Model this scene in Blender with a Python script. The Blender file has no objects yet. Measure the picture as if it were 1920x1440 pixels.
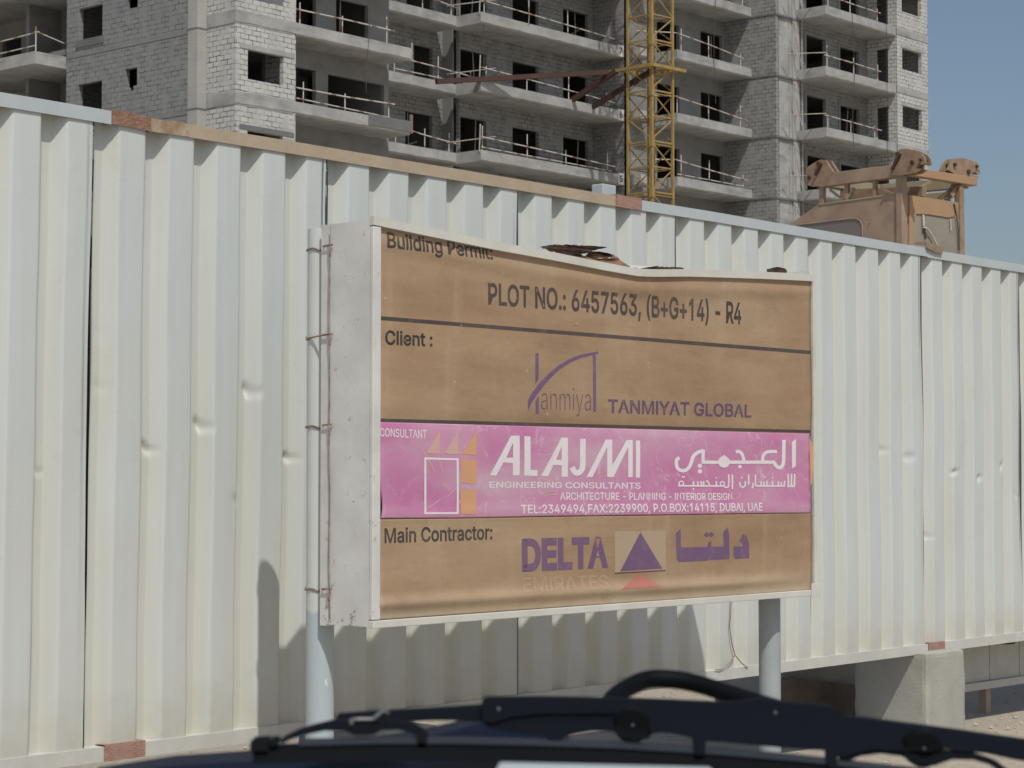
import bpy, bmesh, math, random
from mathutils import Vector, noise

S = bpy.context.scene
COL = S.collection
random.seed(7)

# ------------------------------------------------------------------ camera
FPX = 4000.0                       # focal length in pixels of the 1920 wide photograph
YAW = math.radians(40.78)
PITCH = math.atan(186 / FPX)
EYE = Vector((0, 0, 1.25))
cf, sf, cp, sp = math.cos(YAW), math.sin(YAW), math.cos(PITCH), math.sin(PITCH)
FWD = Vector((cf * cp, sf * cp, sp)); RGT = Vector((sf, -cf, 0)); UPV = RGT.cross(FWD)
cam = bpy.data.cameras.new('camera'); co = bpy.data.objects.new('camera', cam); COL.objects.link(co)
co.location = EYE
co.rotation_euler = (math.pi / 2 + PITCH, 0, YAW - math.pi / 2)
cam.sensor_width = 36; cam.lens = 36 * FPX / 1920
cam.clip_start = 0.05; cam.clip_end = 6000
cam.dof.use_dof = True; cam.dof.focus_distance = 8.2; cam.dof.aperture_fstop = 24
S.camera = co

# ------------------------------------------------------------------ light
SUN_TO = Vector((-0.60, -1.0, 1.71)).normalized()      # direction towards the sun
w = bpy.data.worlds.new('World'); S.world = w; w.use_nodes = True
wn = w.node_tree.nodes; wl = w.node_tree.links
bg = wn['Background']; bg.inputs['Strength'].default_value = 0.081
sky = wn.new('ShaderNodeTexSky'); sky.sky_type = 'NISHITA'; sky.sun_disc = False
sky.sun_elevation = math.asin(SUN_TO.z); sky.sun_rotation = math.atan2(SUN_TO.x, SUN_TO.y) % (2 * math.pi)
sky.dust_density = 2.1; sky.air_density = 1.0; sky.ozone_density = 1.0; sky.altitude = 0
wl.new(sky.outputs[0], bg.inputs['Color'])
sl = bpy.data.lights.new('sun', 'SUN'); so = bpy.data.objects.new('sun', sl); COL.objects.link(so)
sl.energy = 2.75; sl.angle = math.radians(0.55); sl.color = (1.0, 0.975, 0.895)
so.rotation_euler = SUN_TO.to_track_quat('Z', 'Y').to_euler(); so.location = (0, -20, 40)
S.view_settings.view_transform = 'Standard'; S.view_settings.look = 'None'
S.view_settings.gamma = 1; S.view_settings.exposure = 0.0
S.render.engine = 'CYCLES'
S.cycles.max_bounces = 6

# ------------------------------------------------------------------ helpers
def ray(px, py):
    return FWD + RGT * ((px - 960) / FPX) + UPV * ((720 - py) / FPX)
def at(px, py, Y):                 # the point seen at a pixel on the upright plane y = Y
    d = ray(px, py); return EYE + d * ((Y - EYE.y) / d.y)
def atX(px, py, X):
    d = ray(px, py); return EYE + d * ((X - EYE.x) / d.x)
def atD(px, py, D):                # at depth D along the view axis
    return EYE + ray(px, py) * D
def XP(px, Y, py=200): return at(px, py, Y).x
def YP(px, X, py=200): return atX(px, py, X).y

ORG = {}
class MB:
    def __init__(s): s.v = []; s.f = []; s.sm = []
    def add(s, vs, fs, smooth=False):
        b = len(s.v); s.v += [Vector(p) for p in vs]
        for f in fs: s.f.append([b + i for i in f]); s.sm.append(smooth)
    def box(s, x0, x1, y0, y1, z0, z1):
        s.add([(x0,y0,z0),(x1,y0,z0),(x1,y1,z0),(x0,y1,z0),(x0,y0,z1),(x1,y0,z1),(x1,y1,z1),(x0,y1,z1)],
              [(0,3,2,1),(4,5,6,7),(0,1,5,4),(1,2,6,5),(2,3,7,6),(3,0,4,7)])
    def obox(s, o, a, b, c):           # corner o and three edge vectors
        o, a, b, c = map(Vector, (o, a, b, c))
        s.add([o,o+a,o+a+b,o+b,o+c,o+a+c,o+a+b+c,o+b+c],
              [(0,3,2,1),(4,5,6,7),(0,1,5,4),(1,2,6,5),(2,3,7,6),(3,0,4,7)])
    def bar(s, p, q, w, h, up=(0,0,1)):
        p, q = Vector(p), Vector(q); d = (q - p).normalized(); up = Vector(up)
        if abs(d.dot(up)) > .98: up = Vector((1,0,0))
        a = d.cross(up).normalized() * w; b = a.cross(d).normalized() * h
        s.obox(p - a/2 - b/2, a, b, q - p)
    def tube(s, pts, r, n=8, caps=True):
        pts = [Vector(p) for p in pts]; rings = []; k = len(pts)
        rr = r if isinstance(r, (list, tuple)) else [r] * k
        ref = None
        for i, p in enumerate(pts):
            d = (pts[min(i+1,k-1)] - pts[max(i-1,0)]).normalized()
            if ref is None: ref = Vector((0,0,1)) if abs(d.z) < .9 else Vector((1,0,0))
            a = (ref - d * ref.dot(d)).normalized(); ref = a; b = d.cross(a)
            rings.append([p + (a*math.cos(2*math.pi*j/n) + b*math.sin(2*math.pi*j/n)) * rr[i] for j in range(n)])
        vs = [q for r_ in rings for q in r_]; fs = []
        for i in range(k-1):
            for j in range(n):
                fs.append((i*n+j, i*n+(j+1)%n, (i+1)*n+(j+1)%n, (i+1)*n+j))
        s.add(vs, fs, True)
        if caps:
            s.add(rings[0], [tuple(range(n))[::-1]]); s.add(rings[-1], [tuple(range(n))])
    def prism(s, poly, ext, smooth=False):       # closed outline of 3-D points, pushed along ext
        poly = [Vector(p) for p in poly]; ext = Vector(ext); n = len(poly)
        from mathutils.geometry import tessellate_polygon
        tri = tessellate_polygon([poly])
        s.add(poly, [tuple(t) for t in tri]); s.add([p + ext for p in poly], [tuple(t)[::-1] for t in tri])
        s.add(poly + [p + ext for p in poly], [(i, (i+1)%n, n+(i+1)%n, n+i) for i in range(n)], smooth)
    def build(s, name, mat, parent=None, bevel=0, recalc=True):
        me = bpy.data.meshes.new(name); root = parent
        o0 = Vector((0,0,0))
        if parent is not None: o0 = ORG[parent]
        me.from_pydata([v - o0 for v in s.v], [], s.f); me.update()
        me.polygons.foreach_set('use_smooth', s.sm)
        if recalc:
            bm = bmesh.new(); bm.from_mesh(me); bmesh.ops.recalc_face_normals(bm, faces=bm.faces); bm.to_mesh(me); bm.free()
        if mat: me.materials.append(mat)
        o = bpy.data.objects.new(name, me); COL.objects.link(o)
        if parent is not None: o.parent = parent
        ORG[o] = o0
        if bevel:
            m = o.modifiers.new('bevel', 'BEVEL'); m.width = bevel; m.segments = 2; m.limit_method = 'ANGLE'; m.angle_limit = math.radians(40)
        return o
def tag(o, label=None, cat=None, group=None, kind=None):
    for k, v in (('label', label), ('category', cat), ('group', group), ('kind', kind)):
        if v: o[k] = v
    return o
def thing(name, loc, label, cat, group=None):
    o = bpy.data.objects.new(name, None); COL.objects.link(o); o.location = loc; o.empty_display_size = .2
    ORG[o] = Vector(loc); return tag(o, label, cat, group)

# ------------------------------------------------------------------ materials
def nodes(name):
    m = bpy.data.materials.new(name); m.use_nodes = True
    return m, m.node_tree.nodes, m.node_tree.links, m.node_tree.nodes['Principled BSDF']
def rgb(c): return (c[0], c[1], c[2], 1)
class G:
    """small node-graph writer"""
    def __init__(s, name):
        s.m, s.n, s.l, s.b = nodes(name)
        s.tc = s.n.new('ShaderNodeTexCoord'); s.obj = s.tc.outputs['Object']
    def mp(s, scale, vec=None, rot=(0,0,0)):
        m = s.n.new('ShaderNodeMapping'); m.inputs['Scale'].default_value = scale; m.inputs['Rotation'].default_value = rot
        s.l.new(vec or s.obj, m.inputs['Vector']); return m.outputs[0]
    def noise(s, scale, detail=4, rough=.55, vec=None, dist=0):
        t = s.n.new('ShaderNodeTexNoise'); t.inputs['Scale'].default_value = scale; t.inputs['Detail'].default_value = detail
        t.inputs['Roughness'].default_value = rough; t.inputs['Distortion'].default_value = dist
        s.l.new(vec or s.obj, t.inputs['Vector']); return t.outputs['Fac']
    def ramp(s, fac, a, b):
        r = s.n.new('ShaderNodeMapRange'); r.inputs['From Min'].default_value = a; r.inputs['From Max'].default_value = b
        s.l.new(fac, r.inputs['Value']); return r.outputs[0]
    def mix(s, fac, a, b, mode='MIX'):
        x = s.n.new('ShaderNodeMix'); x.data_type = 'RGBA'; x.blend_type = mode
        for v, i in ((fac, 0), (a, 6), (b, 7)):
            if isinstance(v, (int, float)): x.inputs[i].default_value = v
            elif isinstance(v, tuple): x.inputs[i].default_value = rgb(v)
            else: s.l.new(v, x.inputs[i])
        return x.outputs[2]
    def math(s, op, a, b=0.0):
        x = s.n.new('ShaderNodeMath'); x.operation = op
        for v, i in ((a, 0), (b, 1)):
            if isinstance(v, (int, float)): x.inputs[i].default_value = v
            else: s.l.new(v, x.inputs[i])
        return x.outputs[0]
    def sep(s, vec=None):
        x = s.n.new('ShaderNodeSeparateXYZ'); s.l.new(vec or s.obj, x.inputs[0]); return x.outputs
    def comb(s, a, b, c=0.0):
        x = s.n.new('ShaderNodeCombineXYZ')
        for v, i in ((a,0),(b,1),(c,2)):
            if isinstance(v, (int, float)): x.inputs[i].default_value = v
            else: s.l.new(v, x.inputs[i])
        return x.outputs[0]
    def bump(s, h, strength=.3, dist=.01):
        b = s.n.new('ShaderNodeBump'); b.inputs['Strength'].default_value = strength; b.inputs['Distance'].default_value = dist
        s.l.new(h, b.inputs['Height']); s.l.new(b.outputs[0], s.b.inputs['Normal'])
    def col(s, c):
        if isinstance(c, tuple): s.b.inputs['Base Color'].default_value = rgb(c)
        else: s.l.new(c, s.b.inputs['Base Color'])
    def done(s, rough=.7, metal=0, spec=.5):
        s.b.inputs['Roughness'].default_value = rough; s.b.inputs['Metallic'].default_value = metal
        s.b.inputs['Specular IOR Level'].default_value = spec; return s.m
def simple(name, c1, c2, scale, rough=.75, bump=0, metal=0, spec=.4, lo=.35, hi=.65):
    g = G(name); f = g.ramp(g.noise(scale, 6, .6), lo, hi); g.col(g.mix(f, c1, c2))
    if bump: g.bump(g.noise(scale * 4, 5), bump, .01)
    return g.done(rough, metal, spec)

def sheet_mat():
    g = G('white_painted_sheet')
    st = g.ramp(g.noise(1.0, 5, .6, g.mp((26, 26, .8))), .35, .7)
    c = g.mix(g.math('MULTIPLY', st, .55), (.585, .62, .612), (.54, .555, .53))
    du = g.ramp(g.noise(1.6, 4), .5, .8)
    c = g.mix(g.math('MULTIPLY', du, .35), c, (.55, .53, .46))
    z = g.sep()[2]
    low = g.math('MULTIPLY', g.ramp(g.math('ADD', z, g.math('MULTIPLY', g.noise(7, 4), .5)), 1.05, .35), .45)
    c = g.mix(low, c, (.54, .52, .45))                                # wind-blown sand sticking to the foot of the sheets
    sp_ = g.ramp(g.noise(60, 3), .72, .76)
    c = g.mix(g.math('MULTIPLY', sp_, .35), c, (.35, .33, .29))
    foot = g.math('MULTIPLY', g.ramp(g.math('ADD', z, g.math('MULTIPLY', g.noise(11, 6, .7), .34)), .78, .58), .5)
    c = g.mix(foot, c, (.44, .385, .30))
    smear = g.ramp(g.noise(1.0, 6, .7, g.mp((1.6, 1.6, .55)), .6), .56, .74); c = g.mix(g.math('MULTIPLY', smear, .3), c, (.47, .455, .40))
    scr = g.ramp(g.math('ABSOLUTE', g.math('SUBTRACT', g.noise(2.4, 2, .5, g.mp((1, 1, 2.2)), .8), .5)), .0035, .0); c = g.mix(g.math('MULTIPLY', scr, .10), c, (.38, .37, .34))
    dep = g.ramp(g.sep()[1], .001, .042)
    c = g.mix(g.math('MULTIPLY', dep, .55), c, (.59, .58, .51))             # creamier with depth into the flutes of the sheet
    g.col(c); g.bump(g.noise(2.2, 3, .5, g.mp((3, 3, 1))), .25, .02)
    return g.done(.5, 0, .35)
M = {}
M['sheet'] = sheet_mat()
M['cap_grey'] = simple('grey_painted_steel', (.44, .49, .52), (.50, .53, .54), 9, .55)
M['cap_tan'] = simple('sand_caked_steel', (.46, .37, .27), (.40, .32, .235), 7, .9, .3)
M['rust'] = simple('rust', (.23, .115, .075), (.33, .20, .14), 38, .95, .6)
M['rust_tan'] = simple('rust_and_sand', (.30, .19, .12), (.45, .37, .28), 16, .9, .4)
M['brick_piece'] = simple('red_brick', (.36, .20, .155), (.42, .27, .22), 45, .95, .7)
M['rail_cream'] = simple('cream_rail_paint', (.50, .50, .46), (.57, .565, .53), 8, .7, .15)
M['dark_steel'] = simple('dark_steel', (.06, .055, .05), (.10, .09, .08), 20, .8)
M['white_box'] = None
def worn_white():
    g = G('worn_white_paint')
    c = g.mix(g.ramp(g.noise(7, 5), .35, .7), (.70, .70, .67), (.58, .575, .55))
    r = g.ramp(g.noise(26, 8, .68), .625, .67)
    z = g.sep()[2]
    low = g.ramp(z, .93, .83)
    r2 = g.ramp(g.math('ADD', g.noise(34, 8, .7), g.math('MULTIPLY', low, .14)), .665, .70)
    c = g.mix(g.math('MULTIPLY', r, .55), c, (.36, .27, .20)); c = g.mix(g.math('MULTIPLY', r2, .8), c, (.27, .15, .085))
    g.col(c); g.bump(g.noise(30, 4), .2, .004); return g.done(.6, 0, .35)
M['white_box'] = worn_white()
M['trim'] = simple('cream_trim_paint', (.66, .65, .60), (.58, .56, .50), 6, .55, .1)
def pole_mat():
    g = G('two_tone_pole_paint')
    z = g.sep()[2]
    f = g.ramp(g.math('ADD', z, g.math('MULTIPLY', g.noise(16, 3), .09)), .90, .912)
    chip = g.ramp(g.noise(34, 3, .5, g.mp((1, 1, .45))), .70, .72)
    grey = g.mix(g.noise(6, 3), (.40, .48, .51), (.46, .52, .53))
    grey = g.mix(g.math('MULTIPLY', chip, .8), grey, (.7, .7, .67))
    g.col(g.mix(f, grey, g.mix(g.noise(9, 4), (.66, .68, .67), (.58, .59, .57)))); return g.done(.5, 0, .4)
M['pole'] = pole_mat()
M['post_grey'] = simple('blue_grey_pole', (.32, .36, .38), (.38, .41, .42), 7, .55)
M['wire'] = simple('rusty_wire', (.17, .10, .07), (.36, .28, .23), 30, .8)
def canvas(name, a, b, fade, stain=.5):
    g = G(name)
    c = g.mix(g.ramp(g.noise(1.0, 5, .55, g.mp((2.2, 2.2, 7))), .35, .68), a, b)
    c = g.mix(g.math('MULTIPLY', g.ramp(g.noise(1.0, 4, .5, g.mp((1.5, 1.5, 3))), .48, .8), stain), c, fade)
    c = g.mix(g.math('MULTIPLY', g.ramp(g.noise(1.0, 4, .6, g.mp((14, 14, 2.2))), .55, .75), .35), c, fade)
    zz_ = g.sep()[2]; c = g.mix(g.math('MULTIPLY', g.ramp(g.math('ADD', zz_, g.math('MULTIPLY', g.noise(3, 3), .12)), .99, .89), .65), c, (.54, .45, .335))
    sc = g.ramp(g.noise(1.0, 2, .5, g.mp((260, 1, 40))), .38, .62)
    c = g.mix(g.math('MULTIPLY', sc, .10), c, fade)
    spk = g.ramp(g.noise(40, 2), .745, .755); c = g.mix(g.math('MULTIPLY', spk, .6), c, (.66, .58, .47))
    bl = g.ramp(g.noise(1.0, 6, .65, g.mp((5, 5, 8)), .4), .54, .74); c = g.mix(g.math('MULTIPLY', bl, .42), c, (.25, .16, .105))
    g.col(c); g.bump(g.noise(1.0, 4, .55, g.mp((3, 3, 9))), .4, .014); return g.done(.62, 0, .3)
M['tan'] = canvas('tan_canvas', (.318, .202, .122), (.405, .275, .165), (.50, .385, .26), .6)
def pink():
    g = G('pink_canvas')
    c = g.mix(g.ramp(g.noise(1.0, 4, .55, g.mp((2.4, 2.4, 3.5))), .3, .7), (.53, .175, .36), (.60, .33, .455))
    c = g.mix(g.math('MULTIPLY', g.ramp(g.noise(1.0, 5, .6, g.mp((1.7, 1.7, 6))), .50, .72), .6), c, (.60, .46, .52))
    sc = g.ramp(g.noise(1.0, 8, .75, g.mp((9, 9, 17)), 1.6), .56, .70)
    c = g.mix(g.math('MULTIPLY', sc, .5), c, (.64, .47, .54))
    ln = g.ramp(g.math('ABSOLUTE', g.math('SUBTRACT', g.noise(3.0, 3, .6, None, 1.2), .5)), .006, .0)
    c = g.mix(g.math('MULTIPLY', ln, .45), c, (.70, .56, .61))
    g.col(c); g.bump(g.noise(1.0, 3, .5, g.mp((3, 3, 9))), .2, .01); return g.done(.6, 0, .3)
M['pink'] = pink()
def ink(name, c, under, wear=.45, sc=26):
    g = G(name)
    f = g.ramp(g.noise(1.0, 6, .65, g.mp((sc, sc, sc * .8))), .54, .72)
    v = g.ramp(g.noise(3.0, 3), .3, .7)
    g.col(g.mix(g.math('MULTIPLY', f, wear), g.mix(g.math('MULTIPLY', v, .22), c, under), under)); return g.done(.62, 0, .3)
M['black_ink'] = ink('faded_black_ink', (.045, .038, .043), (.30, .22, .16), .42)
M['purple_ink'] = ink('faded_purple_ink', (.12, .065, .15), (.31, .22, .19), .4)
M['purple_deep'] = ink('violet_ink', (.17, .095, .19), (.29, .19, .21), .55)
M['white_ink'] = ink('white_print', (.80, .77, .77), (.62, .45, .53), .35)
M['orange_ink'] = ink('orange_print', (.66, .35, .18), (.62, .35, .30), .5)
M['peach_ink'] = ink('pale_peach_print', (.64, .40, .34), (.58, .32, .40), .7)
M['red_ink'] = ink('faded_red_print', (.47, .17, .14), (.44, .27, .20), .6)
M['ghost_ink'] = ink('bleached_print', (.44, .33, .225), (.40, .275, .175), .9)
M['line_ink'] = ink('dark_dividing_line', (.075, .062, .06), (.22, .17, .13), .45)
M['patch'] = ink('faded_square', (.445, .34, .235), (.40, .285, .185), .6)

def block(name, c1, c2, mortar, size=.013, bw=.42, rh=.205, dirt=(.2, .2, .19), dirta=.5, warp=.02, mortaramt=1.0):
    g = G(name)
    x = g.sep(); u = g.math('ADD', x[0], x[1])
    nz = g.math('MULTIPLY', g.math('SUBTRACT', g.noise(4.5, 3), .5), warp * 3)
    nz2 = g.math('MULTIPLY', g.math('SUBTRACT', g.noise(5.5, 3), .5), warp * 2)
    v = g.comb(g.math('ADD', u, nz), g.math('ADD', x[2], nz2))
    b = g.n.new('ShaderNodeTexBrick'); g.l.new(v, b.inputs['Vector'])
    b.inputs['Scale'].default_value = 1; b.inputs['Mortar Size'].default_value = size; b.inputs['Mortar Smooth'].default_value = .15
    b.inputs['Brick Width'].default_value = bw; b.inputs['Row Height'].default_value = rh; b.inputs['Bias'].default_value = -.2
    b.inputs['Color1'].default_value = rgb(c1); b.inputs['Color2'].default_value = rgb(c2); b.inputs['Mortar'].default_value = rgb(mortar)
    gap = g.ramp(g.noise(2.2, 4), .35, .6)
    plain = g.mix(.5, c1, c2)
    c = g.mix(g.math('MULTIPLY', gap, mortaramt), plain, b.outputs['Color'])
    d = g.ramp(g.noise(.9, 6, .65), .48, .75)
    c = g.mix(g.math('MULTIPLY', d, dirta), c, dirt)
    fine = g.ramp(g.noise(14, 4), .3, .7); c = g.mix(g.math('MULTIPLY', fine, .18), c, dirt)
    g.col(c); g.bump(b.outputs['Fac'], -.5, .02); return g.done(.95, 0, .15)
M['white_block'] = block('white_block', (.57, .567, .545), (.44, .44, .425), (.085, .084, .08), .020, dirta=.6, dirt=(.31,.31,.305), warp=.028)
M['grey_block'] = block('grey_block', (.225, .235, .238), (.29, .295, .295), (.085, .088, .09), .019, dirta=.55, dirt=(.165,.17,.172), warp=.03)
M['pale_grey_block'] = block('pale_grey_block', (.235, .238, .235), (.33, .332, .325), (.075, .076, .075), .019, dirta=.5, dirt=(.17,.172,.17), warp=.03)
def concrete(name, a, b, stain, sa=.5, sc=.8):
    g = G(name)
    c = g.mix(g.ramp(g.noise(sc, 6, .65), .35, .68), a, b)
    s2 = g.ramp(g.noise(1.0, 5, .6, g.mp((.5, .5, 1.8))), .52, .78)
    c = g.mix(g.math('MULTIPLY', s2, sa), c, stain)
    f = g.ramp(g.noise(sc * 16, 4), .6, .75); c = g.mix(g.math('MULTIPLY', f, .35), c, stain)
    g.col(c); g.bump(g.noise(sc * 12, 5), .35, .03); return g.done(.93, 0, .15)
M['slab'] = concrete('raw_concrete_slab', (.30, .305, .30), (.43, .43, .41), (.15, .15, .147), .75, 1.1)
M['column'] = concrete('concrete_column', (.36, .36, .345), (.42, .41, .38), (.27, .265, .25), .45)
M['plaster'] = concrete('grey_rendered_wall', (.205, .207, .203), (.265, .267, .26), (.14, .142, .14), .5)
M['dark_panel'] = concrete('dark_grey_lintel', (.15, .15, .155), (.19, .19, .19), (.11, .11, .11), .3)
M['inside'] = concrete('bare_interior', (.20, .20, .195), (.25, .245, .24), (.15, .15, .15), .3)
M['blockcon'] = None
def blockcon():
    g = G('cast_concrete_block')
    c = g.mix(g.ramp(g.noise(5, 6, .65), .35, .68), (.43, .42, .375), (.37, .362, .325))
    c = g.mix(g.math('MULTIPLY', g.ramp(g.noise(1.0, 5, .6, g.mp((7, 7, 2))), .5, .75), .45), c, (.30, .292, .262))
    pit = g.ramp(g.noise(46, 3, .5), .70, .76); c = g.mix(g.math('MULTIPLY', pit, .6), c, (.20, .192, .172))
    g.col(c); g.bump(g.math('ADD', g.noise(90, 4), g.math('MULTIPLY', pit, -1.2)), .30, .006); return g.done(.95, 0, .15)
M['blockcon'] = blockcon()
def striped():
    g = G('red_white_rail')
    x = g.sep(); s = g.math('FRACT', g.math('MULTIPLY', g.math('ADD', g.math('ADD', x[0], x[1]), x[2]), .9))
    f = g.math('GREATER_THAN', s, .74)
    g.col(g.mix(f, g.mix(g.noise(4, 3), (.62, .60, .56), (.42, .40, .37)), (.30, .17, .15))); return g.done(.7)
M['striped'] = striped()
M['tube_grey'] = simple('scaffold_tube', (.42, .41, .40), (.30, .25, .22), 3, .6)
M['plate'] = simple('white_plate', (.70, .69, .66), (.62, .61, .58), 8, .7)
M['digit'] = simple('black_digit', (.03, .03, .03), (.05, .05, .05), 8, .8)
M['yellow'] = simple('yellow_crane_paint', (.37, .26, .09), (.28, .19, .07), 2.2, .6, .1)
M['yellow_dark'] = simple('dark_yellow_paint', (.27, .175, .075), (.19, .12, .06), 3, .7, .1)  # darker yellow for the far bracing, cross ties and ladder
M['tie_brown'] = simple('rusty_tie_beam', (.085, .04, .03), (.055, .032, .028), 2, .8)
M['mach'] = simple('sandy_brown_machine_paint', (.37, .275, .205), (.28, .20, .145), 3.4, .75, .1)
M['mach_orange'] = simple('orange_brown_machine_paint', (.41, .255, .14), (.35, .235, .15), 2.6, .7, .1)
M['mach_rust'] = simple('rusty_lug', (.335, .24, .17), (.25, .165, .11), 9, .85, .3)
M['mach_grey'] = simple('grey_panel', (.30, .27, .22), (.25, .23, .20), 3, .7, .1)
M['mach_cream'] = simple('dull_cream_beam', (.36, .30, .19), (.28, .23, .15), 2.5, .75, .1)
M['mach_glass'] = simple('dusty_window_glass', (.17, .15, .14), (.20, .18, .165), 2, .35)
M['white_cable'] = simple('pale_cable', (.62, .58, .52), (.5, .46, .40), 9, .6)
def ground_mat():
    g = G('sandy_gravel')
    c = g.mix(g.ramp(g.noise(.6, 6, .6), .3, .7), (.58, .50, .40), (.52, .455, .37))
    c = g.mix(g.math('MULTIPLY', g.ramp(g.noise(22, 6, .75), .46, .62), .6), c, (.36, .31, .25))
    c = g.mix(g.math('MULTIPLY', g.ramp(g.noise(55, 3, .7), .6, .7), .6), c, (.54, .49, .42))
    g.col(c); g.bump(g.noise(26, 8, .75), .8, .03); return g.done(.97, 0, .1)
M['ground'] = ground_mat()
M['stone'] = simple('gravel_stones', (.34, .30, .25), (.50, .45, .38), 6, .95)
M['timber'] = simple('weathered_timber', (.16, .125, .10), (.23, .18, .14), 9, .9, .3)
M['rubber'] = simple('black_rubber', (.005, .0055, .006), (.007, .0075, .008), 8, .75, 0, 0, .08)
M['wiper'] = simple('black_wiper_paint_in_shade', (.0040, .0045, .0060), (.0050, .0055, .0072), 6, .6, 0, 0, .10)  # shade of the unbuilt car roof is put into this near-black colour
M['steel_strip'] = simple('grey_blade_strip', (.024, .026, .029), (.032, .034, .037), 8, .45, 0, 0, .4)
M['navy'] = simple('navy_car_paint', (.006, .009, .022), (.008, .0115, .026), 3, .5, 0, 0, .12)
M['paper'] = simple('pale_sheet', (.40, .44, .46), (.36, .40, .43), 6, .6)
M['clip'] = simple('worn_metal_clip', (.26, .25, .25), (.17, .165, .17), 60, .45, 0, .4)
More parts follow.
